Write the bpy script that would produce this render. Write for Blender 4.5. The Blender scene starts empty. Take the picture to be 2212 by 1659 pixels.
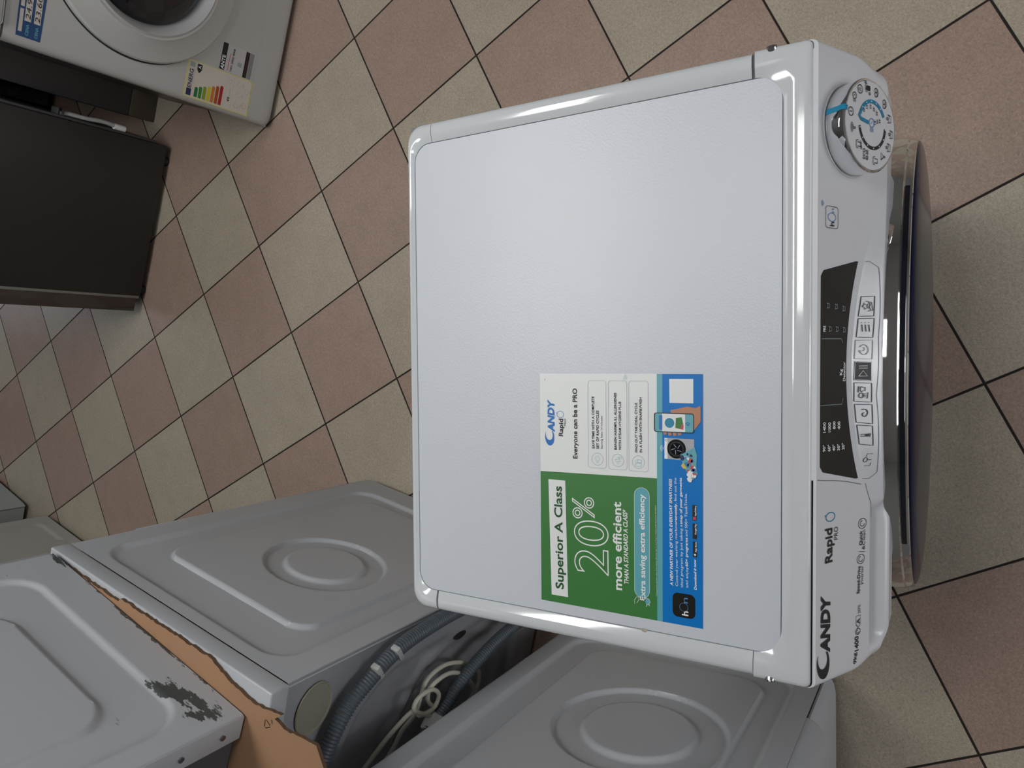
import bpy, bmesh, math, random
from mathutils import Vector, Matrix
random.seed(7)
S = bpy.context.scene
COL = S.collection
PI = math.pi
R_ = math.radians

# ------------------------------------------------------------------ camera
cam_d = bpy.data.cameras.new('camera')
cam = bpy.data.objects.new('camera', cam_d); COL.objects.link(cam); S.camera = cam
cr = (-0.008925674695852648, -0.857600289078815, -0.5142393183170233)
cd = (-0.9993800126582194, -0.009864646464478766, 0.033797618989933664)
cf = (-0.03405763688927482, 0.5142221630016193, -0.8569805391299472)
cl = (0.011182136899130557, -0.11139316036532242, 1.5704436635440175)
cam.matrix_world = Matrix(((cr[0], -cd[0], -cf[0], cl[0]), (cr[1], -cd[1], -cf[1], cl[1]), (cr[2], -cd[2], -cf[2], cl[2]), (0, 0, 0, 1)))
cam_d.sensor_width = 36; cam_d.lens = 1588.696 / 2212 * 36; cam_d.clip_start = .02; cam_d.clip_end = 60

# ------------------------------------------------------------------ world and light
W = bpy.data.worlds.new('world'); S.world = W; W.use_nodes = True
W.node_tree.nodes['Background'].inputs[0].default_value = (.75, .85, 1, 1)
W.node_tree.nodes['Background'].inputs[1].default_value = 1.0
S.view_settings.view_transform = 'Standard'; S.view_settings.look = 'None'
S.view_settings.exposure = 0.0; S.view_settings.gamma = 1; S.view_settings.use_curve_mapping = False

def area(name, loc, target, sx, sy, power, col=(1, 1, 1)):
    l = bpy.data.lights.new(name, 'AREA'); l.shape = 'RECTANGLE'; l.size = sx; l.size_y = sy; l.energy = power; l.color = col
    o = bpy.data.objects.new(name, l); COL.objects.link(o); o.location = loc
    d = Vector(target) - Vector(loc); o.rotation_euler = d.to_track_quat('-Z', 'Y').to_euler()
    return o
RX0, RX1, RY0, RY1, RZ = -2.3, 3.6, -3.6, 6.2, 2.9          # the shop room
# daylight entering at the glazed shop front behind the photographer, and at the far window
area('daylight_door', (.0, RY0 + .14, 1.55), (0, 0, 1.35), .30, 1.3, 9, (1, .99, .95))
area('daylight_front', (.1, RY0 + .11, 1.5), (0, 0, .9), 2.6, 1.35, 27, (.98, .98, 1))
area('daylight_back', (1.6, RY1 - .12, 1.5), (.8, 1, .6), 2.4, 1.6, 12, (.92, .97, 1))

# ------------------------------------------------------------------ helpers
def mat(name, col, rough=.5, metal=0., spec=.5, coat=0., trans=0., bump=None, bscale=300, emis=None, estr=0, noise=0., nscale=40):
    m = bpy.data.materials.new(name); m.use_nodes = True; nt = m.node_tree; b = nt.nodes['Principled BSDF']
    b.inputs['Base Color'].default_value = (*col, 1); b.inputs['Roughness'].default_value = rough
    b.inputs['Metallic'].default_value = metal; b.inputs['Specular IOR Level'].default_value = spec
    b.inputs['Coat Weight'].default_value = coat; b.inputs['Coat Roughness'].default_value = .05
    b.inputs['Transmission Weight'].default_value = trans
    if emis: b.inputs['Emission Color'].default_value = (*emis, 1); b.inputs['Emission Strength'].default_value = estr
    if bump or noise:
        tc = nt.nodes.new('ShaderNodeTexCoord')
    if bump:
        n = nt.nodes.new('ShaderNodeTexNoise'); n.inputs['Scale'].default_value = bscale; n.inputs['Detail'].default_value = 3
        nt.links.new(tc.outputs['Object'], n.inputs['Vector'])
        bp = nt.nodes.new('ShaderNodeBump'); bp.inputs['Strength'].default_value = bump; bp.inputs['Distance'].default_value = .001
        nt.links.new(n.outputs['Fac'], bp.inputs['Height']); nt.links.new(bp.outputs['Normal'], b.inputs['Normal'])
    if noise:
        n2 = nt.nodes.new('ShaderNodeTexNoise'); n2.inputs['Scale'].default_value = nscale; n2.inputs['Detail'].default_value = 5
        nt.links.new(tc.outputs['Object'], n2.inputs['Vector'])
        mx = nt.nodes.new('ShaderNodeMix'); mx.data_type = 'RGBA'
        mx.inputs[6].default_value = (*[c * (1 - noise) for c in col], 1); mx.inputs[7].default_value = (*[min(1, c * (1 + noise)) for c in col], 1)
        nt.links.new(n2.outputs['Fac'], mx.inputs[0]); nt.links.new(mx.outputs[2], b.inputs['Base Color'])
    return m
def srgb(r, g, b):
    return tuple((c / 255 / 12.92 if c / 255 <= .04045 else ((c / 255 + .055) / 1.055) ** 2.4) for c in (r, g, b))

M = {}
M['lam'] = mat('white_laminate', (.60, .64, .705), .34, bump=.22, bscale=420, spec=.45, noise=.02, nscale=9)
M['plastic'] = mat('white_gloss_plastic', (.62, .655, .69), .10, coat=.35)
M['fascia'] = mat('white_fascia_plastic', (.68, .695, .73), .2, spec=.5)
M['enamel'] = mat('white_enamel', (.72, .74, .76), .3)
M['old'] = mat('aged_white_enamel', (.455, .48, .515), .34, bump=.05, bscale=60, noise=.04, nscale=5)
M['old2'] = mat('aged_ivory_enamel', (.48, .485, .46), .4, noise=.03, nscale=5)
M['galv'] = mat('galvanised_back_sheet', (.40, .41, .44), .33, metal=.25, noise=.12, nscale=6)
M['chrome'] = mat('chrome', (.82, .83, .85), .04, metal=1)
M['chromed'] = mat('dark_chrome', (.45, .43, .42), .07, metal=1)
M['blackgloss'] = mat('black_gloss', (.006, .007, .012), .05, coat=.5)
M['doorglass'] = mat('dark_door_glass', (.006, .010, .034), .12, spec=.5)
M['doorglass'].node_tree.nodes['Principled BSDF'].inputs['IOR'].default_value = 1.12
M['display'] = mat('dark_display', (.020, .020, .018), .08, spec=.18)
M['dark'] = mat('dark_gap', (.012, .012, .013), .7)
M['rubber'] = mat('black_rubber', (.012, .012, .013), .6)
M['darkred'] = mat('dark_red_print', (.06, .008, .006), .5)
M['grey'] = mat('grey_plastic', (.22, .23, .24), .4)
M['black'] = mat('black_print', (.008, .008, .01), .5)
M['white'] = mat('white_print', (.85, .87, .88), .5)
M['teal'] = mat('teal_print', srgb(20, 130, 170), .4)
M['blue'] = mat('blue_print', srgb(0, 118, 200), .42, spec=.3)
M['logoblue'] = mat('logo_blue_print', srgb(15, 110, 190), .45)
M['green'] = mat('green_print', srgb(56, 122, 58), .42)
M['dgreen'] = mat('dark_green_print', srgb(20, 80, 35), .45)
M['pale'] = mat('pale_teal_print', srgb(95, 170, 185), .42)
M['ltblue'] = mat('slate_blue_print', srgb(80, 130, 190), .45)
M['paper'] = mat('sticker_paper', (.79, .82, .83), .42)
M['greyline'] = mat('grey_line_print', (.30, .36, .38), .5)
M['seam'] = mat('seam_line', (.16, .17, .19), .6)
M['tealline'] = mat('soft_teal_line', (.30, .55, .62), .5)
M['silverpic'] = mat('picture_silver', (.40, .42, .45), .5)
M['skin'] = mat('picture_skin', srgb(185, 130, 100), .5)
M['red'] = mat('picture_red', srgb(200, 70, 80), .5)
M['yellow'] = mat('picture_yellow', srgb(215, 190, 90), .5)
M['hose'] = mat('grey_hose', (.085, .105, .125), .45)
M['cable'] = mat('cream_cable', (.66, .64, .55), .4)
M['clip'] = mat('pale_grey_clip', (.42, .44, .43), .5)
M['screw'] = mat('screw_metal', (.35, .36, .38), .25, metal=1)
M['graphite'] = mat('graphite_side_panel', (.024, .023, .022), .42, noise=.05, nscale=4)
M['graphdoor'] = mat('brown_grey_steel', (.13, .12, .115), .16, metal=.85)
M['silver'] = mat('silver_trim', (.30, .31, .30), .35, metal=.5)
M['applw'] = mat('white_washer_plastic', (.46, .465, .455), .28)
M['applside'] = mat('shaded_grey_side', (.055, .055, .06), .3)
M['silring'] = mat('silver_door_ring', (.50, .51, .52), .3, metal=.25)
M['plinth'] = mat('brown_plinth', (.085, .07, .055), .25)
M['label'] = mat('energy_label_paper', (.60, .56, .50), .5)
M['labely'] = mat('energy_label_border', (.62, .58, .22), .5)
M['eublue'] = mat('navy_print', (.012, .02, .09), .5)
M['price'] = mat('price_tag_blue', (.012, .06, .18), .4)
for k, c in zip('ABCDEFG', ((0, .16, .04), (.03, .22, .02), (.2, .3, .02), (.6, .5, .01), (.55, .2, .02), (.4, .06, .01), (.33, .01, .01))): M['bar' + k] = mat('energy_bar_' + k.lower(), c, .5)

def obj(name, me_or_bm, m=None, parent=None, smooth=True):
    if isinstance(me_or_bm, bmesh.types.BMesh):
        me = bpy.data.meshes.new(name); me_or_bm.normal_update(); me_or_bm.to_mesh(me); me_or_bm.free()
    else: me = me_or_bm
    if m is not None and len(me.materials) == 0: me.materials.append(m)
    o = bpy.data.objects.new(name, me); COL.objects.link(o)
    if parent: o.parent = parent
    if smooth and len(me.polygons): me.shade_auto(angle=R_(35)) if hasattr(me, 'shade_auto') else None
    return o
def smooth_by_angle(me, ang=35):
    me.polygons.foreach_set('use_smooth', [True] * len(me.polygons))
    me.set_sharp_from_angle(angle=R_(ang))
def finish(name, bm, m, parent=None, ang=35):
    bmesh.ops.recalc_face_normals(bm, faces=bm.faces)
    o = obj(name, bm, m, parent, smooth=False); smooth_by_angle(o.data, ang); return o
def thing(name, label, cat, loc=(0, 0, 0), rz=0, group=None):
    o = bpy.data.objects.new(name, None); COL.objects.link(o); o.location = loc; o.rotation_euler = (0, 0, rz)
    o.empty_display_size = .1; o['label'] = label; o['category'] = cat
    if group: o['group'] = group
    return o
def bx(bm, x0, x1, y0, y1, z0, z1, bev=0, seg=3):
    vs = [bm.verts.new((x, y, z)) for x in (x0, x1) for y in (y0, y1) for z in (z0, z1)]
    q = [(0, 1, 3, 2), (4, 6, 7, 5), (0, 4, 5, 1), (2, 3, 7, 6), (0, 2, 6, 4), (1, 5, 7, 3)]
    fs = [bm.faces.new([vs[i] for i in f]) for f in q]
    if bev:
        es = set(e for f in fs for e in f.edges)
        bmesh.ops.bevel(bm, geom=list(es), offset=bev, segments=seg, profile=.5, affect='EDGES')
def box(name, dims, m, parent=None, bev=.002, seg=2):
    bm = bmesh.new(); bx(bm, *dims, bev=bev, seg=seg); return finish(name, bm, m, parent)
def prism(bm, pts, z0, z1):
    a = [bm.verts.new((x, y, z0)) for x, y in pts]; b = [bm.verts.new((x, y, z1)) for x, y in pts]
    n = len(pts); bm.faces.new(a[::-1]); bm.faces.new(b)
    for i in range(n): bm.faces.new((a[i], a[(i + 1) % n], b[(i + 1) % n], b[i]))
def catmull(pts, n):
    P = [Vector(p) for p in pts]; P = [P[0] * 2 - P[1]] + P + [P[-1] * 2 - P[-2]]; out = []
    for i in range(1, len(P) - 2):
        for k in range(n):
            t = k / n
            out.append(.5 * ((2 * P[i]) + (-P[i - 1] + P[i + 1]) * t + (2 * P[i - 1] - 5 * P[i] + 4 * P[i + 1] - P[i + 2]) * t * t + (-P[i - 1] + 3 * P[i] - 3 * P[i + 1] + P[i + 2]) * t ** 3))
    out.append(P[-2].copy()); return out
def resample(P, step):
    out = [P[0]]; acc = 0
    for a, b in zip(P, P[1:]):
        L = (b - a).length
        while acc + L >= step:
            t = (step - acc) / L; a = a.lerp(b, t); out.append(a.copy()); L = (b - a).length; acc = 0
        acc += L
    return out
def tube(bm, P, rad, n=12, cap=True):
    rings = []; up = None
    for i, p in enumerate(P):
        d = (P[min(i + 1, len(P) - 1)] - P[max(i - 1, 0)]).normalized()
        if up is None: up = d.orthogonal().normalized()
        up = (up - d * up.dot(d)).normalized(); s = d.cross(up)
        r = rad(i) if callable(rad) else rad
        rings.append([bm.verts.new(p + (up * math.cos(2 * PI * k / n) + s * math.sin(2 * PI * k / n)) * r) for k in range(n)])
    for a, b in zip(rings, rings[1:]):
        for k in range(n): bm.faces.new((a[k], a[(k + 1) % n], b[(k + 1) % n], b[k]))
    if cap: bm.faces.new(rings[0][::-1]); bm.faces.new(rings[-1])
def corr_hose(name, pts, r, parent):
    P = resample(catmull(pts, 14), .0014); bm = bmesh.new()
    tube(bm, P, lambda i: r * (1 + (.085 if i % 4 < 2 else -.07)), 18)
    return finish(name, bm, M['hose'], parent, 60)
def lathe_y(bm, prof, cx, cz, n=96, m4=None):
    """prof = (radius, y) around an axis parallel to y through (cx, cz)"""
    rings = []
    for r, y in prof:
        if r < 1e-6: v = bm.verts.new((cx, y, cz)); rings.append([v] * n)
        else: rings.append([bm.verts.new((cx + r * math.sin(2 * PI * k / n), y, cz + r * math.cos(2 * PI * k / n))) for k in range(n)])
    for a, b in zip(rings, rings[1:]):
        for k in range(n):
            f = [a[k], a[(k + 1) % n], b[(k + 1) % n], b[k]]; g = []
            for v in f:
                if v not in g: g.append(v)
            if len(g) > 2: bm.faces.new(g)
def arc(cx, cy, r, a0, a1, n=16): return [(cx + r * math.cos(R_(a0 + (a1 - a0) * i / n)), cy + r * math.sin(R_(a0 + (a1 - a0) * i / n))) for i in range(n + 1)]
def rrect(x0, y0, x1, y1, r, n=6):
    return arc(x1 - r, y1 - r, r, 0, 90, n) + arc(x0 + r, y1 - r, r, 90, 180, n) + arc(x0 + r, y0 + r, r, 180, 270, n) + arc(x1 - r, y0 + r, r, 270, 360, n)
def sm(a, b, t):
    t = min(1, max(0, (t - a) / (b - a))); return t * t * (3 - 2 * t)

# flat print: everything is drawn in 2-D and laid on a surface by a mapping (u, v, lift) -> xyz
_glyph = {}
def glyphs(s, bold, outline=0):
    k = (s, bold, outline)
    if k not in _glyph:
        c = bpy.data.curves.new('t', 'FONT'); c.body = s; c.size = 1; c.resolution_u = 8 if outline else 3
        if bold: c.offset = .022 if bold == 1 else .05
        if outline: c.fill_mode = 'NONE'; c.bevel_depth = outline; c.bevel_resolution = 0
        o = bpy.data.objects.new('t', c); me = bpy.data.meshes.new_from_object(o)
        vs = [(v.co.x, v.co.y) for v in me.vertices]; fs = [tuple(p.vertices) for p in me.polygons if not outline or p.center.z > 0]
        x0 = min(v[0] for v in vs); x1 = max(v[0] for v in vs)
        _glyph[k] = ([((x - x0) / (x1 - x0), y / .69) for x, y in vs], fs)
        bpy.data.objects.remove(o); bpy.data.curves.remove(c); bpy.data.meshes.remove(me)
    return _glyph[k]
class Print:
    def __init__(s, fn): s.fn = fn; s.d = {}
    def put(s, m, vs, fs, lift):
        V, F = s.d.setdefault(m, ([], [])); o = len(V)
        V += [s.fn(u, v, lift) for u, v in vs]; F += [tuple(i + o for i in f) for f in fs]
    def poly(s, m, pts, lift=1): s.put(m, pts, [tuple(range(len(pts)))], lift)
    def grid(s, m, c, nu=20, nv=8, lift=1):
        """bilinear patch over the corners c (a b / d c)"""
        vs = []; fs = []
        for j in range(nv + 1):
            for i in range(nu + 1):
                a, b = i / nu, j / nv
                vs.append(tuple(c[0][k] * (1 - a) * (1 - b) + c[1][k] * a * (1 - b) + c[2][k] * a * b + c[3][k] * (1 - a) * b for k in (0, 1)))
        for j in range(nv):
            for i in range(nu): q = j * (nu + 1) + i; fs.append((q, q + 1, q + nu + 2, q + nu + 1))
        s.put(m, vs, fs, lift)
    def line(s, m, pts, w, lift=2, close=False):
        if close: pts = list(pts) + [pts[0], pts[1]]
        L = []; Rr = []
        for i, p in enumerate(pts):
            a = pts[max(i - 1, 0)]; b = pts[min(i + 1, len(pts) - 1)]
            dx, dy = b[0] - a[0], b[1] - a[1]; l = math.hypot(dx, dy) or 1; nx, ny = -dy / l * w / 2, dx / l * w / 2
            L.append((p[0] + nx, p[1] + ny)); Rr.append((p[0] - nx, p[1] - ny))
        n = len(pts); s.put(m, L + Rr, [(i, i + 1, n + i + 1, n + i) for i in range(n - 1)], lift)
    def text(s, m, t, p0, p1, h, bold=0, it=0, lift=3, outline=0):
        vs, fs = glyphs(t, bold, outline); dx, dy = p1[0] - p0[0], p1[1] - p0[1]; l = math.hypot(dx, dy); ux, uy = dx / l, dy / l
        sh = .18 * h if it else 0
        s.put(m, [(p0[0] + x * dx + (sh * ux - uy * h) * y, p0[1] + x * dy + (sh * uy + ux * h) * y) for x, y in vs], fs, lift)
    def logo(s, m, p0, p1, h, ch=None, lift=3, out=None):
        """crescent capital with four bold slanted letters"""
        ux, uy = (p1[0] - p0[0]), (p1[1] - p0[1]); l = math.hypot(ux, uy); ux /= l; uy /= l
        def w(a, b): return (p0[0] + ux * a - uy * b, p0[1] + uy * a + ux * b)
        W_, H_ = l * .37, h
        outer = []; inner = []
        for i in range(33):
            t = R_(62 + (318 - 62) * i / 32)
            cx, cy = W_ * .52, H_ * .5
            outer.append((cx + W_ * .50 * math.cos(t) + .07 * H_ * math.sin(t), cy + H_ * .5 * math.sin(t)))
            k = .40 - .0 * i
            inner.append((cx + W_ * .13 + W_ * .31 * math.cos(t) + .05 * H_ * math.sin(t), cy + H_ * .045 + H_ * .385 * math.sin(t)))
        n = 33; s.put(m, [w(*p) for p in outer + inner], [(i, i + 1, n + i + 1, n + i) for i in range(n - 1)], lift)
        ch = ch or h * .66
        s.text(m, 'ANDY', w(l * .30, 0), w(l * .97, 0), ch, 2, 1, lift)
    def build(s, name, mats, parent):
        """one mesh per print with its inks as material slots"""
        V = []; F = []; mi = []; me = bpy.data.meshes.new(name)
        for i, (m, (v, f)) in enumerate(s.d.items()):
            o = len(V); V += v; F += [tuple(k + o for k in q) for q in f]; mi += [i] * len(f); me.materials.append(M[m])
        me.from_pydata(V, [], F); me.polygons.foreach_set('material_index', mi); me.update()
        o = bpy.data.objects.new(name, me); COL.objects.link(o); o.parent = parent; return o
# ------------------------------------------------------------------ the room
def struct(o): o['kind'] = 'structure'; return o
TH = R_(153.5); TS = .3042; GX, GY = .9129596768442491, 1.335245431838069
fm = bpy.data.materials.new('checker_floor_tiles'); fm.use_nodes = True; nt = fm.node_tree; N = nt.nodes; Lk = nt.links
b = N['Principled BSDF']; tc = N.new('ShaderNodeTexCoord')
def nd(t, **kw):
    n = N.new(t)
    for k, v in kw.items(): setattr(n, k, v)
    return n
mp = nd('ShaderNodeMapping'); mp.inputs['Scale'].default_value = (1 / TS, 1 / TS, 1); Lk.new(tc.outputs['Object'], mp.inputs['Vector'])
sx = nd('ShaderNodeSeparateXYZ'); Lk.new(mp.outputs[0], sx.inputs[0])
def mth(op, a, b2=None, c=None):
    n = nd('ShaderNodeMath', operation=op)
    for i, v in enumerate((a, b2, c)):
        if v is None: continue
        if isinstance(v, (int, float)): n.inputs[i].default_value = v
        else: Lk.new(v, n.inputs[i])
    return n.outputs[0]
fx = mth('FLOOR', sx.outputs[0]); fy = mth('FLOOR', sx.outputs[1])
par = mth('MODULO', mth('ABSOLUTE', mth('ADD', fx, fy)), 2)
def edge(v): return mth('SUBTRACT', .5, mth('ABSOLUTE', mth('SUBTRACT', mth('FRACT', v), .5)))
ed = mth('MINIMUM', edge(sx.outputs[0]), edge(sx.outputs[1]))
wob = nd('ShaderNodeTexNoise'); wob.inputs['Scale'].default_value = 9; Lk.new(tc.outputs['Object'], wob.inputs['Vector'])
edw = mth('ADD', ed, mth('MULTIPLY', mth('SUBTRACT', wob.outputs['Fac'], .5), .004))
gr = nd('ShaderNodeMapRange'); gr.interpolation_type = 'SMOOTHSTEP'; gr.inputs['From Min'].default_value = .0055; gr.inputs['From Max'].default_value = .0095; Lk.new(edw, gr.inputs[0])
cmb = nd('ShaderNodeCombineXYZ'); Lk.new(fx, cmb.inputs[0]); Lk.new(fy, cmb.inputs[1])
wn = nd('ShaderNodeTexWhiteNoise'); Lk.new(cmb.outputs[0], wn.inputs['Vector'])
sp1 = nd('ShaderNodeTexNoise'); sp1.inputs['Scale'].default_value = 260; sp1.inputs['Detail'].default_value = 4; sp1.inputs['Distortion'].default_value = 1.2; Lk.new(tc.outputs['Object'], sp1.inputs['Vector'])
sp2 = nd('ShaderNodeTexNoise'); sp2.inputs['Scale'].default_value = 14; sp2.inputs['Detail'].default_value = 5; Lk.new(tc.outputs['Object'], sp2.inputs['Vector'])
tile = nd('ShaderNodeMix', data_type='RGBA'); tile.inputs[6].default_value = (.40, .292, .240, 1); tile.inputs[7].default_value = (.455, .400, .318, 1); Lk.new(par, tile.inputs[0])
rmp = nd('ShaderNodeMapRange'); rmp.inputs['From Min'].default_value = .3; rmp.inputs['From Max'].default_value = .72; rmp.inputs['To Min'].default_value = .76; rmp.inputs['To Max'].default_value = 1.24; Lk.new(sp1.outputs['Fac'], rmp.inputs[0])
var = mth('ADD', mth('ADD', mth('MULTIPLY', wn.outputs['Value'], .06), .95), mth('MULTIPLY', mth('SUBTRACT', sp2.outputs['Fac'], .5), .22))
vv = mth('MULTIPLY', rmp.outputs[0], var)
mul = nd('ShaderNodeVectorMath', operation='SCALE'); Lk.new(tile.outputs[2], mul.inputs[0]); Lk.new(vv, mul.inputs['Scale'])
fin = nd('ShaderNodeMix', data_type='RGBA'); fin.inputs[6].default_value = (.018, .014, .011, 1); Lk.new(mul.outputs[0], fin.inputs[7]); Lk.new(gr.outputs[0], fin.inputs[0])
Lk.new(fin.outputs[2], b.inputs['Base Color'])
rg = nd('ShaderNodeMapRange'); rg.inputs['To Min'].default_value = .85; rg.inputs['To Max'].default_value = .36; Lk.new(gr.outputs[0], rg.inputs[0]); Lk.new(rg.outputs[0], b.inputs['Roughness'])
b.inputs['Specular IOR Level'].default_value = .4
bp = nd('ShaderNodeBump'); bp.inputs['Strength'].default_value = .35; bp.inputs['Distance'].default_value = .0015
Lk.new(mth('ADD', gr.outputs[0], mth('MULTIPLY', sp1.outputs['Fac'], .25)), bp.inputs['Height']); Lk.new(bp.outputs[0], b.inputs['Normal'])

fr = Matrix.Rotation(-TH, 4, 'Z'); fr.translation = (GX, GY, 0)
inv = fr.inverted(); bm = bmesh.new()
bm.faces.new([bm.verts.new(inv @ Vector((x, y, 0))) for x, y in ((RX0, RY0), (RX1, RY0), (RX1, RY1), (RX0, RY1))])
fl = struct(obj('floor', bm, fm, smooth=False)); fl.matrix_world = fr
wm = mat('painted_wall', (.25, .25, .24), .8, noise=.03); cm = mat('ceiling_panels', (.38, .38, .37), .85)
def wall(name, quads, m):
    bm = bmesh.new()
    for q in quads: bx(bm, *q)
    return struct(finish(name, bm, m))
t_ = .1
wall('wall_left', [(RX0 - t_, RX0, RY0, RY1, 0, RZ)], wm); wall('wall_right', [(RX1, RX1 + t_, RY0, RY1, 0, RZ)], wm)
wall('ceiling', [(RX0, RX1, RY0, RY1, RZ, RZ + t_)], cm)
wall('wall_front', [(RX0, -1.25, RY0 - t_, RY0, 0, RZ), (1.45, RX1, RY0 - t_, RY0, 0, RZ), (-1.25, 1.45, RY0 - t_, RY0, 2.35, RZ), (-1.25, 1.45, RY0 - t_, RY0, 0, .75)], wm)
wall('wall_back', [(RX0, .3, RY1, RY1 + t_, 0, RZ), (2.9, RX1, RY1, RY1 + t_, 0, RZ), (.3, 2.9, RY1, RY1 + t_, 2.35, RZ), (.3, 2.9, RY1, RY1 + t_, 0, .65)], wm)
gm = mat('window_glass', (1, 1, 1), .02, trans=1)
for n_, (x0, x1, y, z0, z1) in (('window_1', (-1.25, 1.45, RY0 - .05, .75, 2.35)), ('window_2', (.3, 2.9, RY1 + .05, .65, 2.35))):
    w_ = struct(box(n_, (x0, x1, y - .004, y + .004, z0, z1), gm, bev=0))
    bm = bmesh.new()
    for q in ((x0, x0 + .04, z0, z1), (x1 - .04, x1, z0, z1), (x0, x1, z0, z0 + .04), (x0, x1, z1 - .04, z1)): bx(bm, q[0], q[1], y - .03, y + .03, q[2], q[3])
    finish('window_frame', bm, M['silver'], w_)

LS = (22, 13, 5)
# ceiling lamps of the shop: a housing with a lit diffuser, and the light it gives
def lamp(x, y, lx, ly, power, label, strength):
    t = thing('ceiling_light', label, 'ceiling light', (x, y, RZ), 0, 'fluorescent ceiling lights')
    box('housing', (-lx / 2 - .03, lx / 2 + .03, -ly / 2 - .03, ly / 2 + .03, -.07, -.001), M['enamel'], t, .004)
    em = mat('lit_diffuser', (.8, .8, .8), .5, emis=(1, .985, .95), estr=strength)
    box('diffuser', (-lx / 2, lx / 2, -ly / 2, ly / 2, -.078, -.0705), em, t, .002)
lamp(.55, 1.25, 1.25, .28, 0, 'fluorescent ceiling light above the aisle behind the main washing machine', LS[0])
lamp(.50, .24, .66, .34, 0, 'fluorescent ceiling light above the standing place in front of the main washing machine', LS[1])
lamp(.9, 3.6, 1.25, .28, 0, 'fluorescent ceiling light near the back of the shop', LS[2])

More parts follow.
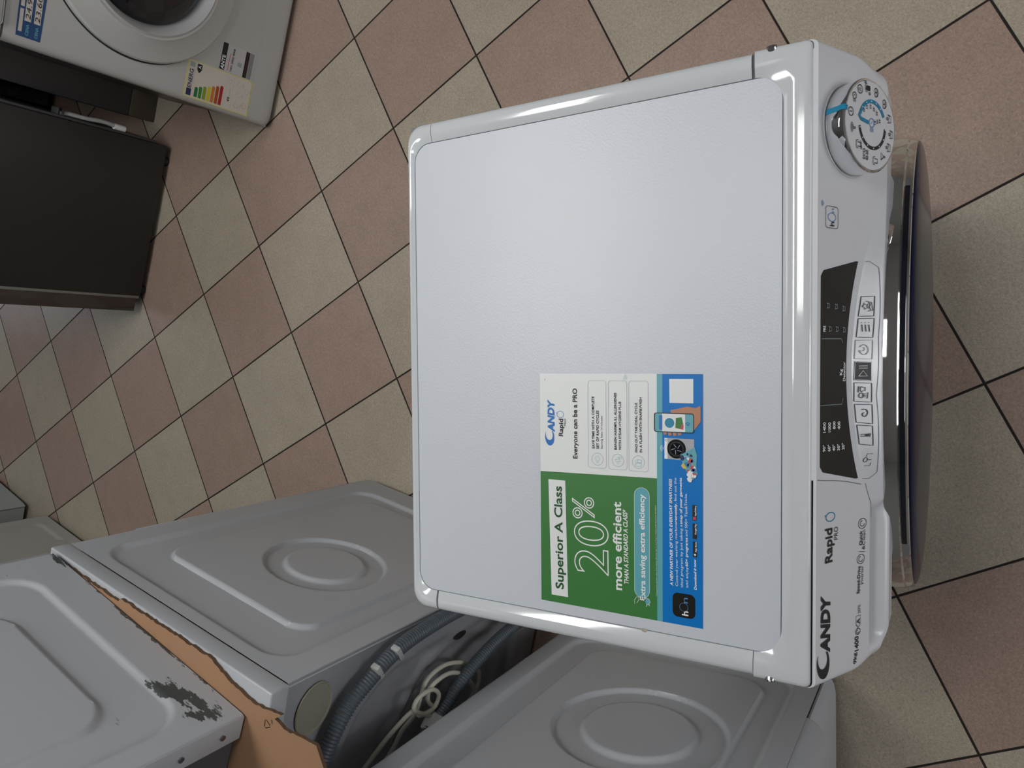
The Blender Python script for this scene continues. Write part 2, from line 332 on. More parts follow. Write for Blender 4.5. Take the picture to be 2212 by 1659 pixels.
# ------------------------------------------------------------------ the main washing machine
PR = {"top": [["Rapid", [-0.07462, 0.25701], [-0.05522, 0.25686], 0.00506, "black", 1, 0],
["PRO", [-0.06301, 0.2531], [-0.05509, 0.25304], 0.00251, "black", 0, 0],
["Everyone can be a PRO", [-0.09839, 0.23952], [-0.02151, 0.23971], 0.00516, "black", 1, 0],
["SAVE TIME WITH A COMPLETE", [-0.08608, 0.219], [-0.03002, 0.21927], 0.00279, "black", 1, 0],
["SET OF RAPID CYCLES", [-0.08606, 0.21383], [-0.04481, 0.214], 0.00278, "black", 1, 0],
["Starting from 14 minutes", [-0.08599, 0.20946], [-0.05072, 0.20966], 0.00228, "black", 0, 0],
["BANISH HARMFULL ALLERGENES", [-0.08597, 0.19341], [-0.02557, 0.19361], 0.0026, "black", 1, 0],
["WITH STEAM HYGIENE PLUS", [-0.08612, 0.18832], [-0.03478, 0.18847], 0.00259, "black", 1, 0],
["FIND OUT THE IDEAL CYCLE", [-0.08722, 0.17009], [-0.03565, 0.17037], 0.00253, "black", 1, 0],
["IN A FLASH WITH SNAP&WASH", [-0.08737, 0.16516], [-0.02986, 0.16543], 0.00251, "black", 1, 0],
["70027264", [-0.01335, 0.27847], [-0.01108, 0.27845], 0.00103, "black", 0, 0],
["Superior A Class", [-0.24526, 0.25742], [-0.13028, 0.25901], 0.00955, "green", 1, 0],
["20", [-0.22239, 0.20373], [-0.16446, 0.20429], 0.03936, "out", 0, 0],
["%", [-0.16335, 0.2201], [-0.13927, 0.22082], 0.02495, "out", 0, 0],
["more efficient", [-0.23561, 0.18802], [-0.14134, 0.18881], 0.00933, "white", 1, 0],
["THAN A STANDARD A CLASS*", [-0.22834, 0.18029], [-0.14944, 0.18173], 0.00483, "white", 1, 1],
["Extra saving extra efficiency", [-0.24242, 0.16186], [-0.13082, 0.16278], 0.00578, "white", 1, 0],
["*Compared to the limit value of the energy efficiency class A, according to delegated EU Regulation 2019/2014", [-0.23545, 0.14892], [-0.14127, 0.15004], 0.00102, "white", 0, 0],
["A NEW PARTNER OF YOUR EVERYDAY SMARTNESS", [-0.22207, 0.13195], [-0.11258, 0.13319], 0.00297, "white", 1, 1],
["Control your washing machine ", [-0.22181, 0.12674], [-0.15667, 0.12774], 0.00263, "white", 0, 0],
["remotely", [-0.15625, 0.12774], [-0.13748, 0.12804], 0.0026, "white", 1, 0],
[", find out the", [-0.13706, 0.12803], [-0.11095, 0.12843], 0.00239, "white", 0, 0],
["ideal program by just taking a ", [-0.22208, 0.12158], [-0.15829, 0.12226], 0.00261, "white", 0, 0],
["snap of your garments", [-0.15755, 0.12226], [-0.11053, 0.12285], 0.00259, "white", 1, 0],
["and enjoy ", [-0.22179, 0.11623], [-0.20074, 0.11643], 0.00259, "white", 0, 0],
["60+ programs", [-0.20021, 0.11643], [-0.17082, 0.11683], 0.00259, "white", 1, 0],
[" and 500+ Tips&Tricks.", [-0.16956, 0.11683], [-0.1258, 0.11743], 0.00258, "white", 0, 0],
["Download it now", [-0.22255, 0.10756], [-0.19205, 0.10818], 0.00256, "white", 1, 1],
["App Store", [-0.18456, 0.10765], [-0.17412, 0.10764], 0.00158, "white", 1, 0],
["Google Play", [-0.16663, 0.10785], [-0.15568, 0.10785], 0.00159, "white", 1, 0],
["AppGallery", [-0.14808, 0.10795], [-0.13746, 0.10794], 0.00158, "white", 1, 0],
["h", [-0.25083, 0.11626], [-0.24608, 0.11625], 0.0063, "white", 1, 0],
["n", [-0.23799, 0.11657], [-0.23239, 0.11656], 0.00629, "ltblue", 0, 0]], "fas": [["Rapid", [-0.18347, 0.82359], [-0.15066, 0.8239], 0.00981, "black", 1, 0],
["PRO", [-0.1632, 0.8154], [-0.15081, 0.81551], 0.00532, "black", 0, 0],
["9kg", [-0.29078, 0.7859], [-0.2799, 0.786], 0.00434, "black", 1, 0],
["1400", [-0.27871, 0.78285], [-0.26395, 0.78306], 0.00542, "black", 1, 0],
["A", [-0.2524, 0.78107], [-0.24686, 0.78117], 0.0043, "black", 1, 0],
["20%", [-0.24209, 0.78012], [-0.23338, 0.78022], 0.00376, "black", 0, 0],
["Speed-Drive", [-0.2222, 0.7819], [-0.1952, 0.78043], 0.0043, "black", 1, 0],
["Inverter", [-0.21367, 0.77624], [-0.19569, 0.77592], 0.00427, "black", 0, 0],
["Quick", [-0.17497, 0.77823], [-0.1604, 0.77791], 0.00426, "black", 1, 0],
["&Clean", [-0.17985, 0.77392], [-0.1603, 0.77309], 0.00437, "black", 0, 0],
["1400", [-0.06001, 0.8342], [-0.05038, 0.8343], 0.00358, "white", 1, 0],
["1000", [-0.06011, 0.82695], [-0.05082, 0.82706], 0.00358, "white", 1, 0],
["800", [-0.05756, 0.82023], [-0.05027, 0.82034], 0.00358, "white", 1, 0],
["400", [-0.0583, 0.81319], [-0.0507, 0.8133], 0.00369, "white", 1, 0],
["90\u00b0", [-0.07791, 0.83451], [-0.07139, 0.83451], 0.00348, "white", 1, 0],
["60\u00b0", [-0.07812, 0.82737], [-0.07168, 0.82747], 0.00358, "white", 1, 0],
["40\u00b0", [-0.0783, 0.82044], [-0.07196, 0.82054], 0.00368, "white", 1, 0],
["30\u00b0", [-0.07833, 0.81361], [-0.07209, 0.81372], 0.00369, "white", 1, 0],
["20\u00b0", [-0.07821, 0.80679], [-0.07167, 0.80679], 0.00368, "white", 1, 0],
["Kg", [-0.00693, 0.81068], [-0.00114, 0.81078], 0.00367, "white", 1, 0],
["PRE", [0.03385, 0.83504], [0.03936, 0.83504], 0.00346, "white", 1, 0],
["Detector", [-0.0127, 0.80616], [0.0057, 0.80627], 0.00347, "white", 1, 0],
["h", [0.13183, 0.82359], [0.13608, 0.82369], 0.00528, "black", 1, 0],
["n", [0.14435, 0.8237], [0.14833, 0.8238], 0.00369, "teal", 0, 0]]}
PG = {"wbox": [[-0.12352, 0.27565], [-0.12339, 0.25462], [-0.25295, 0.25121], [-0.25366, 0.27239]],
"phone": [[-0.04531, 0.15158], [-0.04531, 0.11067], [-0.06476, 0.11027], [-0.06489, 0.15119]],
"washerpic": [[-0.07089, 0.14093], [-0.07065, 0.11011], [-0.09156, 0.11028], [-0.09249, 0.1408]],
"qr": [[-0.01037, 0.13565], [-0.01038, 0.1109], [-0.03469, 0.11092], [-0.03485, 0.13535]],
"circ": [[-0.08149, 0.12834], [-0.0717, 0.12832]],
"cloth1": [[-0.08705, 0.1241], [-0.08333, 0.11695], [-0.0788, 0.10945], [-0.08685, 0.10697], [-0.09755, 0.1078], [-0.10563, 0.10615], [-0.11175, 0.11112], [-0.10712, 0.11529], [-0.09845, 0.12116]],
"arm": [[-0.04231, 0.13468], [-0.03811, 0.11691], [-0.03953, 0.1086], [-0.03695, 0.10342], [-0.05322, 0.10342], [-0.06163, 0.10985], [-0.04612, 0.11067], [-0.04477, 0.13383]],
"hon": [[-0.23103, 0.13261], [-0.22734, 0.10935], [-0.2527, 0.10883], [-0.25365, 0.13243]],
"honO": [[-0.2426, 0.12074], [-0.23836, 0.12073]],
"badge0": [[-0.18935, 0.11144], [-0.17384, 0.11143], [-0.17331, 0.10701], [-0.18876, 0.10702]],
"badge1": [[-0.17105, 0.11175], [-0.15557, 0.11174], [-0.15509, 0.10722], [-0.17052, 0.10722]],
"badge2": [[-0.15246, 0.11195], [-0.1368, 0.11194], [-0.13638, 0.10752], [-0.15199, 0.10753]],
"pill": [[-0.12419, 0.17403], [-0.12295, 0.15893], [-0.24603, 0.15735], [-0.24633, 0.17238]],
"box0": [[-0.01287, 0.22648], [-0.01272, 0.20616], [-0.10695, 0.20549], [-0.10704, 0.22588]],
"box1": [[-0.01287, 0.20268], [-0.01272, 0.18252], [-0.10703, 0.18178], [-0.10715, 0.20201]],
"box2": [[-0.01295, 0.1796], [-0.01279, 0.15916], [-0.10716, 0.15836], [-0.10734, 0.17886]],
"ic0": [[-0.09734, 0.21561], [-0.09073, 0.21558]],
"ic1": [[-0.09717, 0.19206], [-0.09066, 0.19204]],
"ic2": [[-0.09759, 0.16905], [-0.09101, 0.16903]],
"candy_s": [[-0.08604, 0.26775], [-0.03383, 0.26816], [-0.08662, 0.27856], [-0.06944, 0.27295]],
"rapO": [[-0.05035, 0.25965], [-0.04674, 0.25962], [-0.05023, 0.25582], [-0.04868, 0.2644]],
"btn0": [[0.06879, 0.7861], [0.06927, 0.77645], [0.0491, 0.77939], [0.04882, 0.79041]],
"btn1": [[0.04742, 0.79051], [0.04784, 0.77918], [0.02848, 0.78159], [0.02885, 0.79324]],
"btn2": [[0.02648, 0.79387], [0.02666, 0.7817], [0.00749, 0.78275], [0.00809, 0.79524]],
"btn3": [[0.00627, 0.79524], [0.00568, 0.78296], [-0.01353, 0.78274], [-0.01256, 0.79556]],
"btn4": [[-0.01424, 0.79513], [-0.01493, 0.78275], [-0.03423, 0.7817], [-0.0329, 0.79419]],
"btn5": [[-0.03501, 0.79377], [-0.03579, 0.78128], [-0.05527, 0.77886], [-0.05344, 0.79083]],
"btn6": [[-0.0553, 0.7902], [-0.0567, 0.77886], [-0.07685, 0.77561], [-0.07498, 0.78579]],
"plate": [[0.10241, 0.7775], [0.10303, 0.77445], [0.0971, 0.7692], [0.02916, 0.77792], [-0.02697, 0.77918], [-0.10332, 0.76805], [-0.1097, 0.77214], [-0.10914, 0.77886]],
"disp": [[0.08886, 0.83997], [0.10331, 0.78474], [0.03609, 0.80427], [-0.0054, 0.80448], [-0.0757, 0.79492], [-0.10911, 0.78569], [-0.09623, 0.84154]],
"lock": [[-0.08385, 0.78002], [-0.09874, 0.77172]],
"kg": [[0.00648, 0.81529], [0.00597, 0.80563], [-0.01341, 0.80542], [-0.01273, 0.81519]],
"l1": [[0.02722, 0.84049], [0.02746, 0.81194], [0.02363, 0.81015]],
"l2": [[-0.03446, 0.84144], [-0.03453, 0.81068], [-0.02879, 0.8092]],
"candy_f": [[-0.29341, 0.82748], [-0.21331, 0.82653], [-0.28852, 0.84501], [-0.26494, 0.83808]],
"drawer_seam": [[-0.10329, 0.84648], [-0.10653, 0.82012], [-0.115, 0.78075]],
"rapO_f": [[-0.1423, 0.82664], [-0.13625, 0.82674], [-0.14315, 0.82076], [-0.13742, 0.83315]],
"icc": [[-0.25957, 0.7839], [-0.18841, 0.77938], [-0.15353, 0.77718], [-0.18144, 0.77928]],
"honf": [[0.14981, 0.83525], [0.14993, 0.81792], [0.13037, 0.81876], [0.12996, 0.83566]],
"honfO": [[0.13983, 0.82727], [0.14304, 0.82727], [0.15256, 0.83881]]}

wm_ = thing('washing_machine', 'new white washing machine in the foreground with green and blue advertising sticker on top', 'washing machine')
bm = bmesh.new(); bx(bm, -.2965, .2965, .0045, .468, .02, .838, bev=.004); finish('cabinet', bm, M['enamel'], wm_)
# the lower front panel with its plinth flap
bm = bmesh.new(); bx(bm, -.2965, .2965, -.044, -.026, .09, .70, bev=.006); finish('front_panel', bm, M['fascia'], wm_)
bm = bmesh.new(); bx(bm, -.290, .290, -.030, .004, .10, .74, bev=.004); finish('inner_frame', bm, M['dark'], wm_)
bm = bmesh.new(); bx(bm, -.293, .293, -.038, -.026, .022, .087, bev=.004); finish('plinth', bm, M['fascia'], wm_)
for sx_ in (-.25, .25):
    for sy_ in (.02, .42):
        bm = bmesh.new(); prism(bm, arc(sx_, sy_, .022, 0, 360, 24)[:-1], 0, .0195); finish('foot', bm, M['rubber'], wm_)
# top board
bm = bmesh.new(); prism(bm, rrect(-.2731, .0269, .2731, .4581, .0212, 8), .830, .8475); finish('top_panel', bm, M['lam'], wm_, 20)
# white moulded trim around the board: (offset from the board edge, height)
PROF = [(-.0004, .842), (0, .8476), (.0006, .8482), (.0088, .8499), (.0100, .8503), (.018, .8500), (.0215, .8485), (.0240, .8450), (.0256, .8395), (.026, .832), (.026, .818), (.0245, .815)]
PROFF = [(-.0004, .842), (0, .8476), (.0006, .8482), (.0075, .8497), (.0084, .8502), (.013, .85035), (.0185, .8503), (.0212, .8500), (.0234, .8492), (.0248, .8480), (.0257, .8462), (.026, .843), (.026, .838), (.0245, .836)]
def loop_back(d):
    k = d / .026; hx = .274 + d; yb = .459 + .011 * k; r = .022 - .003 * k
    return [(hx, .4325), (hx, (.4325 + yb - r) / 2)] + arc(hx - r, yb - r, r, 0, 90, 12) + [(.1, yb), (0, yb), (-.1, yb)] + arc(-hx + r, yb - r, r, 90, 180, 12) + [(-hx, (.4325 + yb - r) / 2), (-hx, .4325)]
def loop_front(d):
    k = d / .026; hx = .274 + d; yf = .026 - d; r = .026 - .020 * k
    return [(-hx, .0515), (-hx, (.0515 + yf + r) / 2)] + arc(-hx + r, yf + r, r, 180, 270, 12) + [(-.1, yf), (0, yf), (.1, yf)] + arc(hx - r, yf + r, r, 270, 360, 12) + [(hx, (.0515 + yf + r) / 2), (hx, .0515)]
def sweep(name, loopf, prof):
    bm = bmesh.new(); rows = []
    for d, z in prof: rows.append([bm.verts.new((x, y, z)) for x, y in loopf(max(d, 0))])
    for a, b_ in zip(rows, rows[1:]):
        for i in range(len(a) - 1): bm.faces.new((a[i], b_[i], b_[i + 1], a[i + 1]))
    for e in (0, -1): bm.faces.new([r[e] for r in rows] if e else [r[e] for r in rows][::-1])
    return finish(name, bm, M['plastic'], wm_, 40)
rt = sweep('rear_trim', loop_back, PROF); ft = sweep('front_trim', loop_front, PROFF)
for sg in (-1, 1):
    y1 = .4298 if sg < 0 else .4318
    y0 = .0522 if sg < 0 else .0545
    sweep('side_trim', lambda d: [(sg * (.274 + d), y) for y in ([y0, y0 + .012] + [.1 + .03 * i for i in range(11)] + [y1])], PROF)
# groove under the trims, seen through the joints
bm = bmesh.new(); bx(bm, -.2972, .2972, .003, .466, .80, .8455, bev=.001); finish('inner_rim', bm, M['grey'], wm_)
for sg in (-1, 1):
    bm = bmesh.new(); lathe_m = []
    o_ = Matrix.Translation((sg * .2990, .0365, .8472)) @ Matrix.Rotation(sg * R_(52), 4, 'Y')
    bmesh.ops.create_cone(bm, cap_ends=True, segments=24, radius1=.0052, radius2=.0045, depth=.003, matrix=o_)
    bmesh.ops.create_cone(bm, cap_ends=True, segments=6, radius1=.0022, radius2=.0022, depth=.0045, matrix=o_)
    finish('screw', bm, M['screw'], wm_)

def F(x, z):
    """forward position of the fascia surface"""
    U = -.004 - .47 * (.846 - z); zc = .797 - 1.8 * x * x; y = U
    if zc > .70 and z < zc: y = min(U, -.004 - .47 * (.846 - zc) - 1.2 * (zc - z))
    y = max(y, -.053)
    m = sm(-.285, -.265, x) * (1 - sm(-.16, -.13, x))
    if m > 0 and z < .764:
        s = -.030 if z > .750 else -.030 - .027 * sm(0, .02, .750 - z)
        y = y * (1 - m) + m * s
    return y
def FX(x, z):
    y = F(x, z); r = .006 + .018 * sm(.74, .79, -z + 1.53); e = abs(x) - (.2996 - r)
    if e > 0: y += r - math.sqrt(max(0, r * r - e * e))
    return min(y, .004)
XS = sorted(set([round(-.2995 + .599 * i / 300, 5) for i in range(301)]))
ZS = [.8466, .8461] + [.844 - .0014 * i for i in range(57)] + [.7635, .7628] + [.7615 - .0014 * i for i in range(52)]
ZS = sorted(set(ZS), reverse=True)
def zsplit(x): return .764 if -.275 < x < -.15 else (max(.797 - 1.8 * x * x, .764) if x >= -.15 else .764)
PANEL_M = M['fascia']; DRAWER_M = M['fascia'].copy(); DRAWER_M.name = 'white_drawer_plastic'
def fascia(name, sel, m):
    bm = bmesh.new(); V = {}
    def v(i, j):
        if (i, j) not in V:
            x, z = XS[i], ZS[j]; y = FX(x, z)
            if j == 0: y = (max(y, .0006) if abs(x) < .291 else y + .0035) if m is PANEL_M else y + .0024
            V[i, j] = bm.verts.new((x, y, z))
        return V[i, j]
    for i in range(len(XS) - 1):
        for j in range(len(ZS) - 1):
            if sel((XS[i] + XS[i + 1]) / 2, (ZS[j] + ZS[j + 1]) / 2): bm.faces.new((v(i, j), v(i, j + 1), v(i + 1, j + 1), v(i + 1, j)))
    # returns: skirts at the outer ends and along the bottom
    J = len(ZS) - 1
    for i, s_ in ((0, 1), (len(XS) - 1, -1)):
        col_ = [(j, V[i, j]) for j in range(J + 1) if (i, j) in V]
        if len(col_) > 1:
            bk = [bm.verts.new((v_.co.x, .03, v_.co.z)) for _, v_ in col_]
            for k in range(len(col_) - 1): bm.faces.new((col_[k][1], bk[k], bk[k + 1], col_[k + 1][1]))
    rowb = [(i, V[i, J]) for i in range(len(XS)) if (i, J) in V]
    if len(rowb) > 1:
        bk = [bm.verts.new((v_.co.x, -.026, v_.co.z)) for _, v_ in rowb]
        for k in range(len(rowb) - 1): bm.faces.new((rowb[k][1], rowb[k + 1][1], bk[k + 1], bk[k]))
    o = obj(name, bm, m, wm_, smooth=False); smooth_by_angle(o.data, 50); return o
isd = lambda x, z: x < -.1030 - .0005 - .14 * max(0, .846 - z) and z > zsplit(x)
panel = fascia('control_panel', lambda x, z: not isd(x, z), M['fascia'])
drawer = fascia('detergent_drawer', isd, DRAWER_M)

fmap = lambda x, z, l: (x, FX(x, z) - .0003 - l * .0001, z + .0001 * l)
pr = Print(fmap)
for t_x, a, b_, h, c, bo, it in PR['fas']:
    if a[0] < -.12 and t_x not in ('1400 ',): pass
def add_txt(P, rows, sel):
    for t_x, a, b_, h, c, bo, it in rows:
        if not sel(a): continue
        if c == 'out': P.text('white', t_x, a, b_, h, 0, 0, 3, outline=.014)
        else: P.text(c, t_x.strip(), a, b_, h, bo, it, 3)
dp = Print(fmap)
add_txt(dp, PR['fas'], lambda a: a[0] < -.13)
dp.logo('black', (-.2934, .8268), (-.2128, .8268), .0178)
dp.line('teal', [(-.1402 + .0042 * math.cos(t), .8262 + .0064 * math.sin(t)) for t in [R_(k * 15) for k in range(25)]], .0008)
dp.line('teal', [(-.1395, .8325), (-.1378, .8342)], .0007)
for cx_, cz_, r_ in ((-.2596, .7838, .0030), (-.1884, .7800, .0046), (-.1535, .7778, .0050)):
    ring = lambda k: [(cx_ + r_ * k * math.cos(R_(a)), cz_ + r_ * k * 1.25 * math.sin(R_(a))) for a in range(0, 361, 20)]
    dp.line('black', ring(1), .0006); dp.line('black', ring(.55)[:14], .0006)
dp.line('black', [(-.1822, .7742), (-.1808, .7825)], .0005)
dp.line('black', [(-.2585 + .006, .7825 + .0032), (-.2560, .7835), (-.2525, .7868), (-.2440, .7870), (-.2440, .7800), (-.2525, .7798), (-.2560, .7833)], .0005)
dp.line('seam', [(-.1034, .8452), (-.1045, .838), (-.1066, .8195), (-.1095, .802), (-.1125, .789), (-.1145, .7802)], .0008, 1)
dp.line('seam', [(x, zsplit(x) + .0004) for x in [-.1145 - .0035 * i for i in range(11)]], .0006, 1)
dp.build('lettering', M, drawer)
# display window and its read-outs
c_ = [(-.0962, .8418), (.0896, .8414), (.1030, .7862), (-.1090, .7858)]
vs = []; fs = []; nu, nv = 40, 14
for j in range(nv + 1):
    for i in range(nu + 1):
        a, q = i / nu, j / nv; xt = c_[0][0] * (1 - a) + c_[1][0] * a; xb = c_[3][0] * (1 - a) + c_[2][0] * a
        zb = .8042 - 1.62 * xb * xb
        if i in (0, nu) and j in (0, nv): xt *= .985; xb *= .99
        e = .0022 if (i in (0, nu) and j == 0) else 0
        vs.append((xt * (1 - q) + xb * q, (.8416 - e) * (1 - q) + zb * q))
for j in range(nv):
    for i in range(nu): q = j * (nu + 1) + i; fs.append((q, q + 1, q + nu + 2, q + nu + 1))
d_ = Print(lambda x, z, l: (x, FX(x, z) - .0001 - l * .0001, z)); d_.put('display', vs, fs, 1)
disp = d_.build('display_window', M, panel)
rp = Print(fmap)
add_txt(rp, PR['fas'], lambda a: -.13 < a[0] < .1)
rp.line('greyline', PG['l1'], .0005); rp.line('greyline', PG['l2'], .0005)
def icon_bowl(P, m, cx, cz, s):
    P.line(m, [(cx - s, cz + s * .6), (cx - s * .7, cz - s), (cx + s * .7, cz - s), (cx + s, cz + s * .6)], s * .22)
    P.line(m, [(cx - s * .8, cz), (cx - s * .3, cz + s * .3), (cx + s * .2, cz - s * .1), (cx + s * .8, cz + s * .2)], s * .2)
for x_, z_ in ((.0365, .829), (.0365, .819), (.058, .832), (.0575, .8205), (.056, .8095), (.036, .8085)): icon_bowl(rp, 'greyline', x_, z_, .0024)
rp.build('readout_print', M, disp)
# key print on the lower shelf of the panel
kp = Print(fmap)
K = [PG['btn%d' % i] for i in range(7)]
def ins(q, k):
    cx = sum(p[0] for p in q) / 4; cz = sum(p[1] for p in q) / 4
    return [(cx + (p[0] - cx) * k, cz + (p[1] - cz) * k) for p in q], cx, cz
def dense(q, n=5, close=True):
    out = []
    for i in range(len(q) if close else len(q) - 1):
        a, b_ = q[i], q[(i + 1) % len(q)]
        out += [(a[0] + (b_[0] - a[0]) * t / n, a[1] + (b_[1] - a[1]) * t / n) for t in range(n)]
    return out if close else out + [q[-1]]
for i, q in enumerate(K):
    if i == 3: kp.grid('black', ins(q, .96)[0], 6, 6, 1)
    if i == 3: kp.line('white', dense(ins(q, .90)[0]), .0004, 3, True)
    else: kp.line('black' if i != 2 else 'greyline', dense(ins(q, .96)[0]), .0006, 2, True)
    _, cx, cz = ins(q, 1); s = .0048; zz = .62
    L_ = lambda pts, m='black', w=.0006: kp.line(m, [(cx + a * s, cz + c * s * zz) for a, c in pts], w, 4)
    circ = lambda r, a0=0, a1=360, m='black', ox=0, oz=0: L_([(ox + r * math.cos(R_(a)), oz + r * math.sin(R_(a))) for a in range(a0, a1 + 1, 20)], m)
    if i == 0:
        L_([(math.sin(R_(k * 36)) * (.75 if k % 2 == 0 else .38), .45 + math.cos(R_(k * 36)) * (.75 if k % 2 == 0 else .38)) for k in range(11)]); L_([(-1, .1), (-.8, -1.1), (.8, -1.1), (1, .1)]); L_([(-.8, -.6), (-.2, -.4), (.3, -.65), (.8, -.5)])
    elif i == 1:
        for k in (-.8, 0, .8): L_([(-.75, k), (.65, k)]); L_([(.95, k), (1.1, k)])
    elif i == 2: circ(1, 100, 420, 'greyline'); L_([(-.3, .3), (0, -.2), (.5, 0)], 'greyline'); L_([(-.4, 1.2), (-.15, 1.0), (-.3, .6)], 'greyline')
    elif i == 3: L_([(-1, 1), (-1, -1), (.1, 0), (-1, 1)], 'white', .0005); L_([(.6, 1), (.6, -1)], 'white', .0006); L_([(1.05, 1), (1.05, -1)], 'white', .0006)
    elif i == 4: circ(.5, 0, 360, 'black', -.6, .4); [L_([(-.9 + .3 * k, -.1), (-.9 + .3 * k, -.7)]) for k in range(3)]; L_([(.3, .2), (.3, -.4), (1, -.4), (1, .2), (1.2, .3), (1, .7), (.3, .7), (.1, .3), (.3, .2)]); L_([(0, 1.15), (1.2, 1.15), (1.2, .8)]); L_([(0, -1.1), (-1.2, -1.1), (-1.2, -.8)])
    elif i == 5: L_([((.15 + k * .0022) * math.cos(R_(k)), (.15 + k * .0022) * math.sin(R_(k))) for k in range(0, 420, 20)], 'black', .0007)
    elif i == 6: L_([(.35, -1), (-.35, -1), (-.2, -.3), (-.2, 1.1), (.2, 1.1), (.2, -.3), (.35, -1)]); L_([(0, -.9), (0, .1)], 'black', .0014)
cx, cz = -.0905, .7765
kp.line('black', [(cx + .0022 * math.cos(R_(a)), cz + .0022 + .0014 * math.sin(R_(a))) for a in range(0, 361, 30)], .0005); kp.line('black', [(cx, cz + .0008), (cx, cz - .0018)], .0006)
kp.line('black', [(cx - .006, cz + .002), (cx - .006, cz - .002), (cx - .003, cz - .002)], .0004); kp.line('black', [(cx + .003, cz + .002), (cx + .006, cz + .002), (cx + .006, cz - .002)], .0004)
kp.line('seam', dense(PG['plate'], 12, False), .0004, 1)
# app badge and wireless mark on the right of the display
hq = [(.1300, .8175), (.1500, .8175), (.1500, .8357), (.1300, .8357)]
kp.line('black', rrect(.1300, .8178, .1500, .8355, .003, 5), .0005, 2, True)
kp.line('ltblue', [(.1401 + .0038 * math.cos(R_(a)), .8266 + .0055 * math.sin(R_(a))) for a in range(0, 361, 15)], .0006)
for k in (1, 2, 3): kp.line('teal', [(.1516 + .0012 * k * math.cos(R_(a)), .8372 + .0014 * k * math.sin(R_(a))) for a in range(40, 141, 20)], .0005)
add_txt(kp, PR['fas'], lambda a: a[0] > .1)
kp.build('key_print', M, panel)

# rotary selector
n0 = Vector((0, -math.cos(R_(25)), math.sin(R_(25)))); up_ = Vector((0, math.sin(R_(25)), math.cos(R_(25))))
kb = Vector((.224, -.0256, .800))
KM = Matrix(((1, up_.x, n0.x, kb.x), (0, up_.y, n0.y, kb.y), (0, up_.z, n0.z, kb.z), (0, 0, 0, 1)))
def lathe_z(bm, prof, n=96, m=Matrix()):
    rings = []
    for r, z in prof:
        if r < 1e-6: v = bm.verts.new(m @ Vector((0, 0, z))); rings.append([v] * n)
        else: rings.append([bm.verts.new(m @ Vector((r * math.cos(2 * PI * k / n), r * math.sin(2 * PI * k / n), z))) for k in range(n)])
    for a, b_ in zip(rings, rings[1:]):
        for k in range(n):
            g = []
            for v in (a[k], a[(k + 1) % n], b_[(k + 1) % n], b_[k]):
                if v not in g: g.append(v)
            if len(g) > 2: bm.faces.new(g)
bm = bmesh.new(); lathe_z(bm, [(.0440, -.006), (.0440, .0006), (.0432, .0010), (.0424, .0006)], m=KM); finish('knob_collar', bm, M['fascia'], wm_)
bm = bmesh.new(); lathe_z(bm, [(.0418, -.006), (.0418, .002), (.0424, .012), (.0431, .0165), (.0428, .0188), (.0418, .0200), (.0408, .0198), (.0406, .0190)], m=KM); knob = finish('program_knob', bm, M['chrome'], wm_, 30)
bm = bmesh.new(); lathe_z(bm, [(.0407, .0185), (.0402, .0201), (0, .0202)], m=KM); dial = finish('dial_face', bm, M['fascia'], knob)
bm = bmesh.new()
for i, (r, z) in enumerate([(.04195, .001), (.0426, .012), (.0434, .0165), (.0431, .0190), (.0420, .0204), (.0395, .0205)]):
    pts = [KM @ Vector((r * math.sin(R_(a)), r * math.cos(R_(a)), z)) for a in (10.5, 14.0, 17.5)]
    row = [bm.verts.new(p) for p in pts]
    if i:
        for k in (0, 1): bm.faces.new((prev[k], row[k], row[k + 1], prev[k + 1]))
    prev = row
finish('pointer', bm, M['teal'], knob)
r0 = .0402
km = lambda u, v, l: tuple(KM @ Vector((u * r0, v * r0, .0204 + .00012 * l)))
dd = Print(km)
for t, (a, b_) in {'ECO': (-.68, .24), '40-60': (-.70, .12)}.items(): dd.text('black', t, (a - .12, b_), (a + .12, b_), .085, 1)
def ic(kind, a, b_, s=.095):
    L_ = lambda pts, w=.018: dd.line('black', [(a + p[0] * s, b_ + p[1] * s) for p in pts], w, 3)
    C_ = lambda r, x=0, y=0, a0=0, a1=360: L_([(x + r * math.cos(R_(q)), y + r * math.sin(R_(q))) for q in range(a0, a1 + 1, 20)])
    if kind == 'power': C_(1); L_([(0, .45), (0, -.45)])
    if kind == 'clock': C_(.75, .3, 0); [L_([(-1.2, k), (-.55, k)]) for k in (-.35, 0, .35)]; L_([(.3, .3), (.3, 0), (.55, -.2)])
    if kind == 'shirts': C_(1); L_([(-.5, -.3), (-.2, .2), (.1, -.2), (.4, .2)]); L_([(-.3, .5), (.3, .5)])
    if kind == 'shirt': L_([(-.5, -1), (-.5, .3), (-1, .1), (-.9, .7), (-.3, 1), (0, .7), (.3, 1), (.9, .7), (1, .1), (.5, .3), (.5, -1), (-.5, -1)])
    if kind == 'darkshirt':
        dd.poly('black', [(a + p[0] * s, b_ + p[1] * s) for p in ((-.5, -1), (.5, -1), (.5, .6), (-.5, .6))], 2); ic('shirt', a, b_, s); C_(.28, 1.3, .9); C_(.28, -1.2, -.9)
    if kind == 'wool': C_(.55, -.5, .1); C_(.55, .5, .1); L_([(-.9, -.4), (0, -.9), (.9, -.4)])
    if kind == 'tub': L_([(-1, .6), (-.8, -.8), (.8, -.8), (1, .6)]); L_([(-.8, .1), (-.2, .3), (.3, 0), (.85, .2)]); C_(.3, 0, .8)
    if kind == 'wifi': C_(.22, .0, -.8); [C_(.5 * k, 0, -.8, 40, 140) for k in (1.2, 2.2, 3.2)]
    if kind == 'funnel': L_([(-.9, .8), (.9, .8), (.15, -.2), (.15, -.9), (-.15, -.9), (-.15, -.2), (-.9, .8)])
